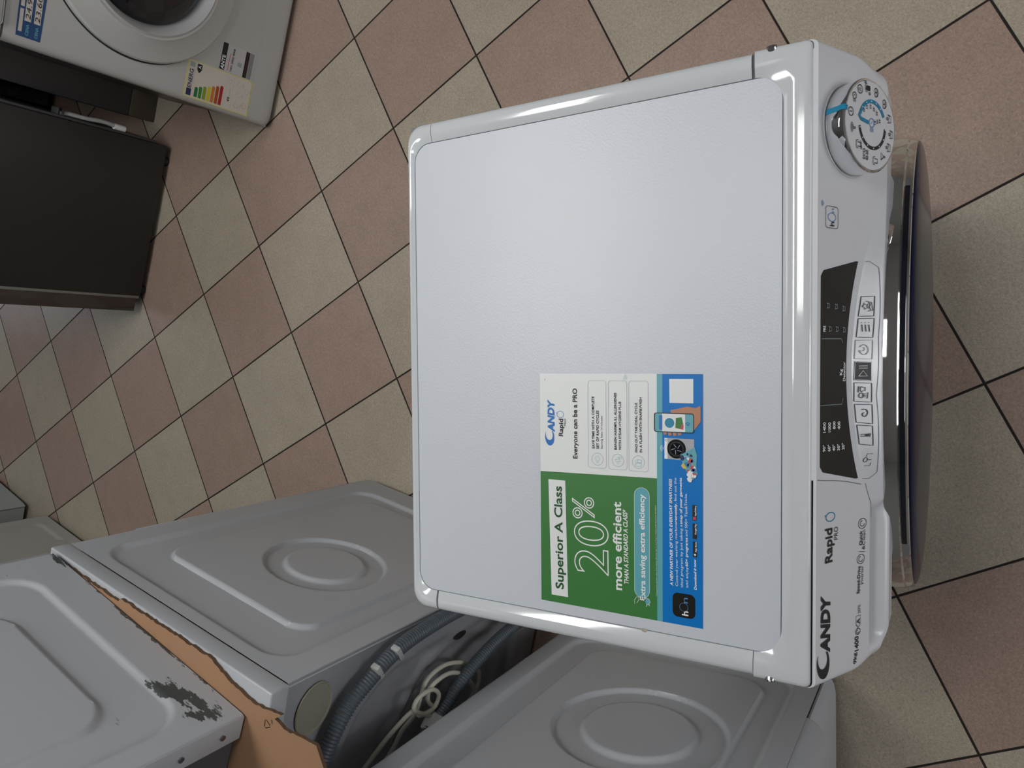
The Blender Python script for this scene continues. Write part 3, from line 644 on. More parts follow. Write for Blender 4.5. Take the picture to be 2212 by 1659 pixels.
for k_, a, b_ in (('power', .18, .82), ('clock', .53, .68), ('shirts', .74, .46), ('darkshirt', .82, .16), ('wool', .78, -.20), ('wool', .58, -.55), ('tub', .27, -.75), ('tub', -.08, -.84), ('tub', -.40, -.73), ('funnel', -.64, -.50), ('shirt', -.78, -.17), ('shirt', -.50, .52), ('wifi', -.16, .74)): ic(k_, a, b_)
dd.text('black', 'SMART', (-.60, .37), (-.40, .40), .05, 1)
R5 = .53
def arcp(a0, a1, r=R5, n=30, cx=.02, cy=-.05): return [(cx + r * math.sin(R_(a0 + (a1 - a0) * i / n)), cy + r * math.cos(R_(a0 + (a1 - a0) * i / n))) for i in range(n + 1)]
dd.line('teal', [(.05, .10), (.09, .42), (.16, .49)] + arcp(22, 152), .085, 2)
dd.line('black', arcp(-10, -178), .075, 2)
for a in list(range(40, 150, 22)): p = arcp(a, a + 1, n=1)[0]; dd.poly('white', arc(p[0], p[1], .018, 0, 360, 8)[:-1], 3)
for a in list(range(-14, -180, -27)): p = arcp(a, a - 1, n=1)[0]; dd.poly('white', arc(p[0], p[1], .018, 0, 360, 8)[:-1], 3)
for t, a, b_ in (("39'", .25, .27), ("59'", .34, .15), ("59'", .37, 0), ("39'", .33, -.14), ("59'", .26, -.26), ("44'", .10, -.38), ("30'", .07, -.28), ("14'", .04, -.18)): dd.text('black', t, (a - .0, b_), (a + .11, b_), .06, 1)
dd.line('ltblue', arc(.06, -.02, .10, 0, 360, 18), .018, 3); [dd.line('ltblue', [(-.15, -.02 + k), (-.05, -.02 + k)], .018, 3) for k in (-.05, 0, .05)]
dd.line('ltblue', [(.04, .02), (.06, -.03), (.1, -.04)], .015, 3)
dd.build('dial_print', M, dial)

# door: chrome band, black arc across its top and domed dark glass
def ring_y(name, prof, m, parent, a0=0, a1=360, n=160, ang=30):
    bm = bmesh.new(); rows = []; full = a1 - a0 >= 360
    for r, y in prof: rows.append([bm.verts.new((r * 1.012 * math.sin(R_(a0 + (a1 - a0) * k / n)), y, .4975 + r * math.cos(R_(a0 + (a1 - a0) * k / n)))) for k in range(n if full else n + 1)])
    for p, q in zip(rows, rows[1:]):
        for k in range(n): bm.faces.new((p[k], p[(k + 1) % len(p)], q[(k + 1) % len(p)], q[k]))
    return finish(name, bm, m, parent, ang)
door = ring_y('door', [(.262, -.0462), (.2755, -.0462), (.277, -.0475), (.2778, -.056), (.2768, -.0650), (.2752, -.0668), (.2750, -.0710), (.2740, -.0738), (.2722, -.0746), (.2710, -.0738)], M['chrome'], wm_)
ring_y('door_black_arc', [(.2752, -.0669), (.2759, -.0672), (.2757, -.0716), (.2746, -.0720)], M['blackgloss'], door, -42, 42)
ring_y('door_glass', [(.2712, -.0740)] + [(.2708 * math.cos(R_(a)), -.0742 - .0145 * math.sin(R_(a)) ** .9) for a in range(4, 90, 4)] + [(.0005, -.0888)], M['doorglass'], door)

# ------------------------------------------------------------------ the advertising sticker
ZT = .8475
bm = bmesh.new(); prism(bm, [(-.2612, .1012), (-.0055, .1012), (-.0055, .2856), (-.2612, .2856)], ZT + .0001, ZT + .0005); stk = finish('advertising_sticker', bm, M['paper'], wm_)
sp = Print(lambda x, y, l: (x, y, ZT + .0005 + .00012 * l))
Pt = sp.poly
Pt('green', [(-.2612, .149), (-.1130, .149), (-.1150, .2856), (-.2612, .2856)]); Pt('pale', [(-.2612, .1432), (-.0055, .1432), (-.0055, .149), (-.2612, .149)]); Pt('blue', [(-.2612, .1012), (-.0055, .1012), (-.0055, .1432), (-.2612, .1432)])
Pt('paper', [(-.2532, .2520), (-.1235, .2546), (-.1235, .2756), (-.2532, .2725)], 2)
sp.logo('logoblue', (-.0860, .2678), (-.0340, .2680), .0115)
sp.line('logoblue', [(-.0505 + .0036 * math.cos(t), .2601 + .0041 * math.sin(t)) for t in [R_(k * 15) for k in range(25)]], .0005); sp.line('logoblue', [(-.0498, .2642), (-.0484, .2652)], .0005)
for t_x, a, b_, h, c, bo, it in PR['top']:
    if t_x in ('20', '%'): sp.text('white', t_x, a, b_, h, 0, 0, 3, outline=.011 if t_x == '20' else .016)
    else: sp.text({'green': 'dgreen'}.get(c, c), t_x.strip(), a, b_, h, bo, it, 4 if c != 'green' else 4)
for i in range(3):
    q = PG['box%d' % i]; x0, x1, y0, y1 = q[2][0], q[0][0], q[2][1], q[0][1]
    sp.line('greyline', rrect(x0, y0, x1, y1, .003, 6), .00035, 2, True)
    cx, cy = PG['ic%d' % i][0]; r = .0066
    sp.line('greyline', arc(cx, cy, r, 0, 360, 28), .00035)
    if i == 0: sp.line('tealline', arc(cx + .0008, cy, .0026, 0, 360, 18), .0004); [sp.line('tealline', [(cx - .0042, cy + k), (cx - .0022, cy + k)], .0004) for k in (-.0013, 0, .0013)]; sp.line('tealline', [(cx + .0008, cy + .001), (cx + .0008, cy), (cx + .002, cy - .0004)], .0003)
    if i == 1:
        for a_, c_2 in ((1, 1), (-1, 1), (-1, -1), (1, -1)): sp.line('tealline', [(cx + a_ * .0008, cy + c_2 * .0035), (cx + a_ * .0008, cy + c_2 * .0008), (cx + a_ * .0035, cy + c_2 * .0008)], .0004)
        sp.line('tealline', arc(cx + .0032, cy - .0028, .0013, 0, 360, 12), .0003)
    if i == 2: sp.line('tealline', rrect(cx - .0042, cy - .0030, cx - .0010, cy + .0032, .0005, 3), .0005, 3, True); sp.line('tealline', rrect(cx - .0004, cy - .0030, cx + .0026, cy + .0010, .0004, 3), .0005, 3, True); sp.line('tealline', arc(cx + .001, cy + .0015, .0018, 30, 150, 8), .0004)
for k in (1, 2, 3): sp.line('tealline', arc(-.0105, .1805, .0016 * k, 20, 110, 8), .0004)
# pill with leaf and plug
pl = rrect(-.2400, .1572, -.1240, .1738, .0082, 10); Pt('pale', pl, 2); sp.line('white', pl, .00035, 3, True)
lf = [(-.2475, .1738), (-.2462, .1712), (-.2425, .1690), (-.2395, .1688), (-.2400, .1716), (-.2432, .1738)]; Pt('green', lf, 4); sp.line('white', lf, .0004, 5, True)
pg_ = [(-.2455, .1610), (-.2425, .1635), (-.2392, .1612), (-.2400, .1580), (-.2430, .1563), (-.2462, .1588)]; Pt('pale', pg_, 4); sp.line('white', pg_, .0004, 5, True)
sp.line('white', [(-.2462, .1600), (-.2485, .1610)], .0005); sp.line('white', [(-.2450, .1580), (-.2475, .1575)], .0005)
# app icon
ai = rrect(-.2532, .1090, -.2285, .1325, .0055, 8); Pt('display', ai, 2)
sp.line('ltblue', arc(-.2424, .1208, .0043, 0, 360, 28), .0004, 4)
for i in range(3):
    q = PG['badge%d' % i]; x0, x1, y0, y1 = q[0][0] - .0002, q[1][0], q[2][1], q[0][1]
    Pt('black', rrect(x0, y0, x1, y1, .0006, 3), 2)
    if i == 0: Pt('white', arc(x0 + .0024, (y0 + y1) / 2, .0011, 0, 360, 12)[:-1], 3)
    if i == 1: sp.line('white', [(x0 + .0015, y0 + .001), (x0 + .0015, y1 - .001), (x0 + .0035, (y0 + y1) / 2), (x0 + .0015, y0 + .001)], .0003)
    if i == 2: Pt('red', rrect(x0 + .0008, y0 + .0007, x0 + .0038, y1 - .0007, .0004, 3), 3)
# printed picture: small washer, heap of clothes, hand holding a phone; blank code square
Pt('silverpic', [(-.0925, .1102), (-.0708, .1102), (-.0708, .1409), (-.0922, .1409)], 2)
Pt('white', [(-.0922, .1376), (-.0708, .1376), (-.0708, .1409), (-.0922, .1409)], 3); sp.line('seam', arc(-.0728, .1392, .0011, 0, 360, 12), .0004, 4)
Pt('display', arc(-.0815, .1283, .0098, 0, 360, 32)[:-1], 3); sp.line('black', arc(-.0815, .1283, .0070, 0, 360, 28), .0009, 4); Pt('blackgloss', arc(-.0815, .1283, .0063, 0, 360, 28)[:-1], 5)
for a in range(0, 360, 72): sp.line('greyline', [(-.0815 + .0015 * math.cos(R_(a)), .1283 + .0015 * math.sin(R_(a))), (-.0815 + .0055 * math.cos(R_(a + 30)), .1283 + .0055 * math.sin(R_(a + 30)))], .0006, 6)
Pt('pale', PG['cloth1'], 6)
rr = random.Random(3)
for i in range(34):
    t = i / 33; cx = -.088 - .022 * t + rr.uniform(-.003, .003); cy = .1185 - .0075 * t + rr.uniform(-.0050, .0045); r = rr.uniform(.0014, .0034); a0 = rr.uniform(0, 90)
    Pt(rr.choice(['white', 'white', 'eublue', 'teal', 'red', 'red', 'yellow', 'silverpic', 'ltblue']), [(cx + r * rr.uniform(.5, 1.2) * math.cos(R_(a0 + k * 60)), cy + r * rr.uniform(.5, 1.1) * math.sin(R_(a0 + k * 60))) for k in range(6)], 7 + i % 5)
for k in (1, 2, 3): sp.line('white', arc(-.0815, .1412, .0013 * k, 35, 145, 8), .0004)
Pt('skin', PG['arm'], 6)
for k in range(4): sp.line('skin', [(-.0640, .1405 - .0050 * k), (-.0680 + (.0008 if k in (0, 3) else 0), .1395 - .0050 * k)], .0036, 6)
Pt('black', rrect(-.0650, .1100, -.0450, .1518, .0025, 6), 8); Pt('pale', rrect(-.0641, .1108, -.0459, .1506, .0018, 6), 9); Pt('paper', [(-.0640, .1190), (-.0460, .1190), (-.0460, .1430), (-.0640, .1430)], 10)
Pt('logoblue', rrect(-.0625, .1428, -.0475, .1462, .001, 3), 11); sp.line('white', arc(-.0552, .1352, .0058, 0, 360, 24), .0010, 11); Pt('teal', arc(-.0552, .1352, .0050, 0, 360, 24)[:-1], 11)
Pt('green', [(-.0600, .1290), (-.0500, .1285), (-.0490, .1225), (-.0560, .1210), (-.0610, .1240)], 12); Pt('red', [(-.0610, .1240), (-.0560, .1225), (-.0570, .1205), (-.0615, .1210)], 13); sp.line('logoblue', arc(-.0555, .1163, .0014, 0, 360, 14), .0009, 12)
Pt('paper', [(-.0348, .1109), (-.0104, .1109), (-.0104, .1357), (-.0348, .1355)], 3)
sp.build('printed_artwork', M, stk)
# chip in the trim beside the sticker
bm = bmesh.new(); bmesh.ops.create_icosphere(bm, subdivisions=2, radius=.0032, matrix=Matrix.Translation((-.2742, .163, .8478)) @ Matrix.Diagonal((.8, 1, .35, 1)))
for v in bm.verts: v.co += Vector((rr.uniform(-.0004, .0004), rr.uniform(-.0004, .0004), rr.uniform(-.0002, .0002)))
cr_ = finish('crumb', bm, mat('beige_crumb', (.40, .36, .30), .8), None); cr_['label'] = 'tiny beige crumb of dirt lying in the top joint left of the sticker'; cr_['category'] = 'crumb'

# ------------------------------------------------------------------ the older machines around it
def sd_rr(x, z, x0, x1, z0, z1, r):
    qx = abs(x - (x0 + x1) / 2) - ((x1 - x0) / 2 - r); qz = abs(z - (z0 + z1) / 2) - ((z1 - z0) / 2 - r)
    return math.hypot(max(qx, 0), max(qz, 0)) + min(max(qx, qz), 0) - r
def emb(outer, inner, circ=None, D=.0075, w=.012, wi=.005):
    def f(s, z):
        h = -D * (sm(0, w, -sd_rr(s, z, *outer)) - sm(0, wi, -sd_rr(s, z, *inner)))
        if circ:
            cs, cz, r1, r2 = circ; d = math.hypot(s - cs, z - cz)
            h -= D * (sm(0, wi, r1 - d) - sm(0, .009, r2 - d))
        return h
    return f
def side_sheet(name, m, parent, x, sg, y0, y1, z0, z1, f, step=.0035, rb=.006):
    """pressed sheet in the plane x, facing sg; y is depth; f gives the pressing"""
    ny = int((y1 - y0) / step); nz = int((z1 - z0) / step); bm = bmesh.new(); V = []
    for j in range(nz + 1):
        z = z0 + (z1 - z0) * j / nz; row = []
        for i in range(ny + 1):
            y = y0 + (y1 - y0) * i / ny; h = f(y - y0, z - z0)
            e = max(0, rb - (y1 - y)); h -= rb - math.sqrt(max(0, rb * rb - e * e)) if e > 0 else 0
            row.append(bm.verts.new((x + sg * h, y, z)))
        V.append(row)
    for j in range(nz):
        for i in range(ny):
            q = (V[j][i], V[j][i + 1], V[j + 1][i + 1], V[j + 1][i]); bm.faces.new(q if sg > 0 else q[::-1])
    o = obj(name, bm, m, parent, smooth=False); smooth_by_angle(o.data, 50); return o
def old_washer(label, loc, phi, W_, Dp, Hh, side, f, mside, group=None, base=0, foot=True, backf=None, top=.03, step=.0035, mback=None, front=True):
    t = thing('old_washing_machine', label, 'washing machine', (*loc, base), R_(phi), group)
    hw = W_ / 2; z0 = .02
    bx0, bx1 = (-hw + .012, hw) if side < 0 else (-hw, hw - .012)
    yb = Dp - (.022 if backf else .002)
    box('cabinet', (bx0, bx1, .01, yb, z0, Hh - top - .001), M['galv'] if backf else mside, t, .003)
    side_sheet('side_panel', mside, t, side * hw, side, 0, Dp, z0, Hh - top, f, step)
    bm = bmesh.new(); bx(bm, -hw, hw, -.004, Dp + .002, Hh - top, Hh, bev=.003); finish('worktop', bm, mside, t)
    if foot:
        for a in (-hw + .05, hw - .05):
            for c in (.05, Dp - .06):
                bm = bmesh.new(); prism(bm, arc(a, c, .02, 0, 360, 20)[:-1], 0, z0 - .0003); finish('foot', bm, M['rubber'], t)
    if front: box('front_panel', (-hw + .002, hw - .002, -.012, .009, z0 + .002, Hh - top - .13), mside, t, .004)
    if backf:
        nx, nz = int(W_ / .005), int((Hh - top - z0) / .005); bm = bmesh.new(); V = []
        for j in range(nz + 1):
            z = z0 + (Hh - top - z0) * j / nz; V.append([bm.verts.new((-hw + .0002 + (W_ - .0004) * i / nx, Dp + backf(-hw + W_ * i / nx, z), z)) for i in range(nx + 1)])
        for j in range(nz):
            for i in range(nx): bm.faces.new((V[j][i], V[j + 1][i], V[j + 1][i + 1], V[j][i + 1]))
        o = obj('back_panel', bm, mback or M['galv'], t, smooth=False); smooth_by_angle(o.data, 50)
    return t

# B: beyond the left rear corner, its back with hoses turned to the viewer
GR = 'old white washing machines standing in the left row'
def backB(x, z):
    h = -.001
    h -= .014 * sm(0, .03, -sd_rr(x, z, -.235, .26, .10, .70, .17))          # big pressed field
    d = math.hypot(x + .02, z - .36); h += .010 * sm(.03, 0, abs(d - .19)) + .006 * sm(.02, 0, abs(d - .11))
    s_ = (x + .28) * .62 + (z - .58) * .78; h += .006 * sm(.022, 0, abs(s_)) * sm(-.26, -.20, x)
    return h
mB = old_washer('old white washing machine with grey hoses on its back, behind the new one', (-.615, 1.3545), 166.6, .6, .588, .868, -1,
    emb((.045, .54, .075, .79, .055), (.105, .49, .125, .70, .045), (.32, .48, .122, .084)), M['old'], GR, backf=backB, top=.034, step=.003)
h1 = corr_hose('drain_hose', [(-.298, .622, .17), (-.300, .618, .29), (-.300, .612, .40), (-.298, .611, .50), (-.290, .611, .585), (-.277, .612, .637), (-.255, .613, .682), (-.230, .613, .719), (-.200, .613, .741), (-.167, .613, .756), (-.134, .613, .767), (-.093, .613, .772), (-.03, .613, .765)], .0125, mB)
for c_, r_ in (((-.284, .622, .622), 35), ((-.268, .622, .668), 35)):
    o = box('hose_clip', (-.015, .015, -.012, .004, -.005, .005), M['clip'], h1, .002); o.location = c_; o.rotation_euler = (0, R_(r_), 0)
h2 = corr_hose('drain_hose', [(-.222, .640, .06), (-.216, .638, .12), (-.211, .635, .18), (-.202, .633, .271), (-.180, .633, .352), (-.153, .633, .409), (-.118, .633, .452), (-.089, .633, .495), (-.055, .633, .540), (.0, .633, .60)], .0115, mB)
o = box('hose_coupling', (-.019, .019, -.019, .019, -.016, .016), M['clip'], h2, .006); o.location = (-.094, .635, .486); o.rotation_euler = (0, R_(-38), 0)
def cord(name, pts, r, m, parent):
    bm = bmesh.new(); tube(bm, resample(catmull(pts, 10), .004), r, 12); return finish(name, bm, m, parent, 60)
cord('power_cord', [(-.03, .604, .60), (-.067, .606, .565), (-.094, .606, .547), (-.115, .607, .515), (-.151, .608, .508), (-.179, .608, .495), (-.186, .608, .445), (-.164, .608, .377), (-.125, .608, .314), (-.093, .609, .296), (-.068, .612, .315), (-.062, .616, .363), (-.075, .618, .42),
    (-.105, .619, .46), (-.140, .620, .50), (-.168, .620, .500), (-.175, .620, .453), (-.158, .620, .405), (-.125, .621, .362), (-.093, .622, .335), (-.066, .622, .345), (-.058, .622, .39), (-.075, .624, .44), (-.105, .625, .485), (-.145, .626, .548), (-.168, .626, .544), (-.168, .626, .504), (-.145, .626, .476), (-.122, .626, .485), (-.124, .624, .525), (-.140, .620, .545), (-.11, .614, .60), (-.05, .604, .66)], .0043, M['cable'], mB)
bm = bmesh.new(); prism(bm, [(x, z) for x, z in arc(0, 0, .5, 0, 360, 28)[:-1]], 0, 1)
for v in bm.verts: v.co = Vector((-.215 + v.co.x * .016, .5875 + v.co.z * .0012, .375 + v.co.y * .040))
finish('cable_hole', bm, M['dark'], mB)
# moulded hand recess high on the back
bm = bmesh.new(); n = 28; rows = []
for k, (r, d) in enumerate(((1.0, .0008), (.975, .0026), (.94, .0022), (.91, .0004), (0, .0002))):
    rows.append([bm.verts.new((-.235 + .044 * r * math.cos(2 * PI * i / n), .588 + d + .001, .775 + .038 * r * math.sin(2 * PI * i / n))) for i in range(n)])
for a, b_ in zip(rows, rows[1:]):
    for i in range(n): bm.faces.new((a[i], a[(i + 1) % n], b_[(i + 1) % n], b_[i]))
bmesh.ops.remove_doubles(bm, verts=bm.verts, dist=.0001)
finish('hand_recess', bm, mat('yellowed_plastic', (.30, .29, .23), .4), mB)

# C: in the same row beside the new machine, facing the same way
mC = old_washer('old white washing machine standing close against the left side of the new machine', (-.91, .099), 0, .6, .549, .85, 1,
    emb((.035, .505, .065, .78, .06), (.085, .445, .115, .70, .05), (.237, .40, .148, .100), D=.008), M['old'], GR, front=False, top=.03, step=.003)
# its bowed front: lower part, and the control strip overhanging it
planU = [(.299, -.001), (.2955, -.0085), (.289, -.018), (.281, -.0275), (.270, -.0355), (.262, -.0365), (.24, -.0355), (.12, -.034)]
planL = [(.2955, -.004), (.292, -.0075), (.286, -.0125), (.278, -.0165), (.262, -.0195), (.12, -.021)]
def bowed(name, z0, z1, plan, bev):
    pts = [(-plan[0][0], .004)] + [(-x, y) for x, y in plan] + plan[::-1] + [(plan[0][0], .004)]
    bm = bmesh.new(); prism(bm, pts, z0, z1)
    if bev: bmesh.ops.bevel(bm, geom=[e for e in bm.edges if abs(e.verts[0].co.z - z0) < 1e-5 and abs(e.verts[1].co.z - z0) < 1e-5], offset=bev, segments=3, profile=.5, affect='EDGES')
    return finish(name, bm, M['old'], mC, 40)
bowed('kick_panel', .03, .2385, planL, 0); bowed('front_panel', .2400, .82, planU, .0035)
box('inner_front', (-.290, .2975, -.0005, .0095, .03, .82), M['dark'], mC, 0)

# D: stacked on B
def mat_scratched():
    m = M['old'].copy(); m.name = 'aged_white_enamel_scuffed'; nt = m.node_tree; b = nt.nodes['Principled BSDF']
    tc = nt.nodes.new('ShaderNodeTexCoord'); src = b.inputs['Base Color'].links[0].from_socket
    def msk(cy, cz, ly, lz, ang, scale, thr):
        mp = nt.nodes.new('ShaderNodeMapping'); mp.vector_type = 'TEXTURE'; mp.inputs['Location'].default_value = (-.3, cy, cz); mp.inputs['Rotation'].default_value = (ang, 0, 0); mp.inputs['Scale'].default_value = (10, ly, lz)
        nt.links.new(tc.outputs['Object'], mp.inputs['Vector']); g = nt.nodes.new('ShaderNodeTexGradient'); g.gradient_type = 'SPHERICAL'; nt.links.new(mp.outputs[0], g.inputs['Vector'])
        n = nt.nodes.new('ShaderNodeTexNoise'); n.inputs['Scale'].default_value = scale; n.inputs['Detail'].default_value = 6; n.inputs['Roughness'].default_value = .65
        mp2 = nt.nodes.new('ShaderNodeMapping'); mp2.inputs['Rotation'].default_value = (R_(35), 0, 0); mp2.inputs['Scale'].default_value = (1, .45, 1.3); nt.links.new(tc.outputs['Object'], mp2.inputs['Vector']); nt.links.new(mp2.outputs[0], n.inputs['Vector'])
        mr = nt.nodes.new('ShaderNodeMath'); mr.operation = 'MULTIPLY_ADD'; nt.links.new(g.outputs['Fac'], mr.inputs[0]); mr.inputs[1].default_value = .42; nt.links.new(n.outputs['Fac'], mr.inputs[2])
        s = nt.nodes.new('ShaderNodeMapRange'); s.inputs['From Min'].default_value = thr; s.inputs['From Max'].default_value = thr + .02; nt.links.new(mr.outputs[0], s.inputs[0]); return s.outputs[0]
    a = msk(.452, .062, .105, .030, R_(-16), 60, .715); c = msk(.495, .060, .050, .030, R_(-70), 60, .745); d = msk(.02, .024, .09, .010, 0, 60, .74)
    e = msk(.28, .021, .30, .008, 0, 70, .76)
    mx = a
    for o_ in (c, d, e):
        q = nt.nodes.new('ShaderNodeMath'); q.operation = 'MAXIMUM'; nt.links.new(mx, q.inputs[0]); nt.links.new(o_, q.inputs[1]); mx = q.outputs[0]
    mm = nt.nodes.new('ShaderNodeMix'); mm.data_type = 'RGBA'; nt.links.new(src, mm.inputs[6]); mm.inputs[7].default_value = (.07, .08, .08, 1); nt.links.new(mx, mm.inputs[0]); nt.links.new(mm.outputs[2], b.inputs['Base Color'])
    return m
aD = Vector((-.4984 + .3280, .7583 - 1.2613, 0)).normalized(); exD = Vector((aD.y, -aD.x, 0)); phD = math.degrees(math.atan2(exD.y, exD.x)); DD = .531
lD = Vector((-.4984, .7583, 0)) + exD * .3 - aD * DD
mD = old_washer('scuffed old washing machine stacked on another one, on cardboard, paint scraped near its corner', (lD.x, lD.y), phD, .6, DD, .85, -1,
    emb((.045, .492, .060, .80, .055), (.125, .435, .135, .72, .05), None, D=.006, w=.008), mat_scratched(), GR, base=.8765, foot=False, top=.03, front=True, backf=lambda x, z: -.012, mback=mat('bluish_grey_back_sheet', (.10, .105, .115), .35, metal=.2))
for o in list(COL.objects):
    if o.parent == mD and o.type == 'MESH':
        if o.name.startswith(('cabinet', 'side_panel', 'back_panel', 'front_panel')): o.location.z = -.0195
# white rear flange with screws
fl_ = box('rear_flange', (-.2995, -.262, DD - .010, DD + .0005, .001, .812), M['old'], mD, .001)
for z in (.035, .10, .15, .30): 
    bm = bmesh.new(); bmesh.ops.create_cone(bm, cap_ends=True, segments=16, radius1=.0042, radius2=.0036, depth=.003, matrix=Matrix.Translation((-.281, DD + .002, z)) @ Matrix.Rotation(R_(90), 4, 'X')); finish('screw', bm, M['screw'], fl_)
# B carries the group note of the pair
# cardboard between the two
def torn(pts, amp, step, seed):
    r = random.Random(seed); out = []
    for a, b_ in zip(pts, pts[1:]):
        L = math.hypot(b_[0] - a[0], b_[1] - a[1]); n = max(1, int(L / step))
        for k in range(n):
            t = k / n; out.append((a[0] + (b_[0] - a[0]) * t + (r.uniform(-amp, amp) if k else 0), a[1] + (b_[1] - a[1]) * t + (r.uniform(-amp, amp) if k else 0)))
    out.append(pts[-1]); return out
cm_ = mat('cardboard', (.36, .205, .115), .8, bump=.3, bscale=90, noise=.10, nscale=18)
edge_c = torn([(-.3426, 1.2405), (-.3801, 1.0862), (-.3835, 1.0700), (-.3790, 1.0640), (-.4311, .8373), (-.4560, .7960), (-.4780, .7420), (-.4815, .6850), (-.4900, .6990), (-.5000, .6800), (-.5065, .6183)], .0016, .006, 5)
cb_pts = edge_c + [(-.545, .600), (-.66, .66), (-.60, .90), (-.48, 1.25), (-.36, 1.27)]
bm = bmesh.new(); prism(bm, cb_pts, .8688, .8745); cb = finish('cardboard_sheet', bm, cm_, None, 30)
cb.data.materials.append(mat('cardboard_cut_edge', (.13, .075, .04), .9, bump=1, bscale=700, noise=.5, nscale=500))
for p in cb.data.polygons:
    if abs(p.normal.z) < .5: p.material_index = 1
cb['label'] = 'torn brown cardboard sheet wedged between the two stacked washing machines'; cb['category'] = 'cardboard'
rc = Print(lambda x, y, l: (x, y, .8746 + .0001 * l)); cx, cy = -.5015, .7145
for k in range(3):
    a = R_(20 + 120 * k); b2 = R_(20 + 120 * (k + 1)); p = (cx + .0085 * math.cos(a), cy + .0085 * math.sin(a)); q = (cx + .0085 * math.cos(b2), cy + .0085 * math.sin(b2))
    rc.line('black', [(p[0] * .85 + q[0] * .15, p[1] * .85 + q[1] * .15), (p[0] * .15 + q[0] * .85, p[1] * .15 + q[1] * .85)], .0014)
rc.text('black', 'PAP', (cx + .004, cy - .0125), (cx + .0095, cy - .0115), .003, 1)
rc.build('recycling_mark', M, cb)

# E and F: further along the left side
mE = old_washer('ivory washing machine farther back in the left row, small curved pressings near its bottom', (-.758 - .3 * .958, 2.473 + .3 * .286), 163.4, .6, .55, .85, -1,
    emb((.035, .52, .045, .79, .045), (.20, .50, .047, .76, .03), None, D=.006), M['old2'], GR, step=.006)
mE.location = (-.758 - .3 * .958 + .55 * .286, 2.473 + .3 * .286 + .55 * .958, 0)
phF = 159.7; aF = Vector((-.347, -.938, 0)); bF = Vector((-.938, .347, 0)); lF = Vector((-.573, 3.161, 0)) + bF * .3 - aF * .55
mF = old_washer('pale grey washing machine at the far left, only its lower corner in view', (lF.x, lF.y), phF, .6, .55, .85, -1, lambda s, z: 0, mat('pale_blue_grey_enamel', (.42, .46, .47), .35), GR, step=.02)
mF.location.z = .0

# ------------------------------------------------------------------ white washer facing us at the top right
phA = R_(-18.4); mA = thing('front_loading_washer', 'white washing machine with price tag and energy label, front door turned towards the viewer', 'washing machine', (.9998, 1.5758, 0), phA)
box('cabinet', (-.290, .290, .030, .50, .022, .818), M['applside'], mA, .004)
bm = bmesh.new(); outl = arc(.270, .040, .030, 0, -90, 8) + arc(-.270, .040, .030, -90, -180, 8) + [(-.300, .745), (.300, .745)]
rows = []
for y, k in ((.018, 0), (.012, .0008), (.007, .0035), (.003, .008), (.0008, .014), (0, .021)):
    rows.append([bm.verts.new((x * (1 - k / .3), y, .4 + (z - .4) * (1 - k / .4) if z < .7 else z)) for x, z in outl])
for p, q in zip(rows, rows[1:]):
    for i in range(len(outl)): bm.faces.new((p[i], p[(i + 1) % len(outl)], q[(i + 1) % len(outl)], q[i]))
bm.faces.new(rows[-1]); bm.faces.new(rows[0][::-1]); finish('front_panel', bm, M['applw'], mA, 40)
box('frame_edge', (-.3005, .3005, .0195, .0290, .012, .842), M['applw'], mA, .003)
bm = bmesh.new(); bx(bm, -.300, .300, -.002, .018, .748, .842, bev=.007, seg=4); cpA = finish('control_panel', bm, M['applw'], mA)
box('worktop', (-.300, .300, .0, .52, .843, .868), M['applw'], mA, .006)
bm = bmesh.new(); bx(bm, -.272, -.090, -.012, -.0022, .752, .836, bev=.009, seg=4); finish('detergent_drawer', bm, M['silring'], mA)
for a in (-.25, .25):
    for c in (.06, .45):
        bm = bmesh.new(); prism(bm, arc(a, c, .02, 0, 360, 20)[:-1], 0, .0217 if c > .1 else .0217); finish('foot', bm, M['rubber'], mA)
dA = finish('door', (lambda b: (lathe_y(b, [(.243, -.0005), (.243, -.014), (.239, -.019), (.228, -.021), (.195, -.028), (.186, -.034), (.181, -.033)], 0, .46, 128), b)[1])(bmesh.new()), M['applw'], mA, 30)
bm = bmesh.new(); lathe_y(bm, [(.1815, -.0325), (.176, -.036), (.162, -.024), (.156, -.008), (.154, -.004)], 0, .46, 128); finish('door_ring', bm, M['silring'], dA, 40)
bm = bmesh.new(); lathe_y(bm, [(.1545, -.0045)] + [(.154 * math.cos(R_(a)), -.0045 - .030 * math.sin(R_(a)) ** .8) for a in range(6, 90, 6)] + [(0, -.035)], 0, .46, 96); finish('door_glass', bm, M['blackgloss'], dA, 40)
bm = bmesh.new(); lathe_y(bm, [(.2465, -.0003), (.2465, -.0012), (.2425, -.0012), (.2425, -.0003)], 0, .46, 128); finish('door_gasket', bm, M['dark'], dA, 40)
# stickers on its front
sl = Print(lambda x, z, l: (x, -.0004 if x > -.279 else -.0004 + (-.279 - x) ** 1.9 * 9.5, z))
sl.line('silring', [(.279, .092), (.1, .097), (-.05, .101), (-.18, .104), (-.23, .1055), (-.252, .108), (-.268, .1115), (-.280, .116), (-.288, .121), (-.293, .126)], .0022, 1)
sl.build('kick_seam', M, mA)
fA = lambda x, z, l: (x, -.0003 - .0002 * l, z)
base_ = lambda nm, pts, m: finish(nm, (lambda b: (prism(b, pts, 0, .0003), [setattr(v, 'co', Vector((v.co.x, -.0001 - v.co.z, v.co.y))) for v in b.verts], b)[2])(bmesh.new()), m, mA)
el = base_('energy_label', [(-.289, .101), (-.191, .099), (-.192, .310), (-.289, .309)], M['labely'])
P = Print(fA); Q = lambda a, c: (-.2875 + .095 * a, .1025 + .205 * c)
P.poly('label', [Q(.015, .01), Q(.985, .01), Q(.985, .99), Q(.015, .99)], 1)
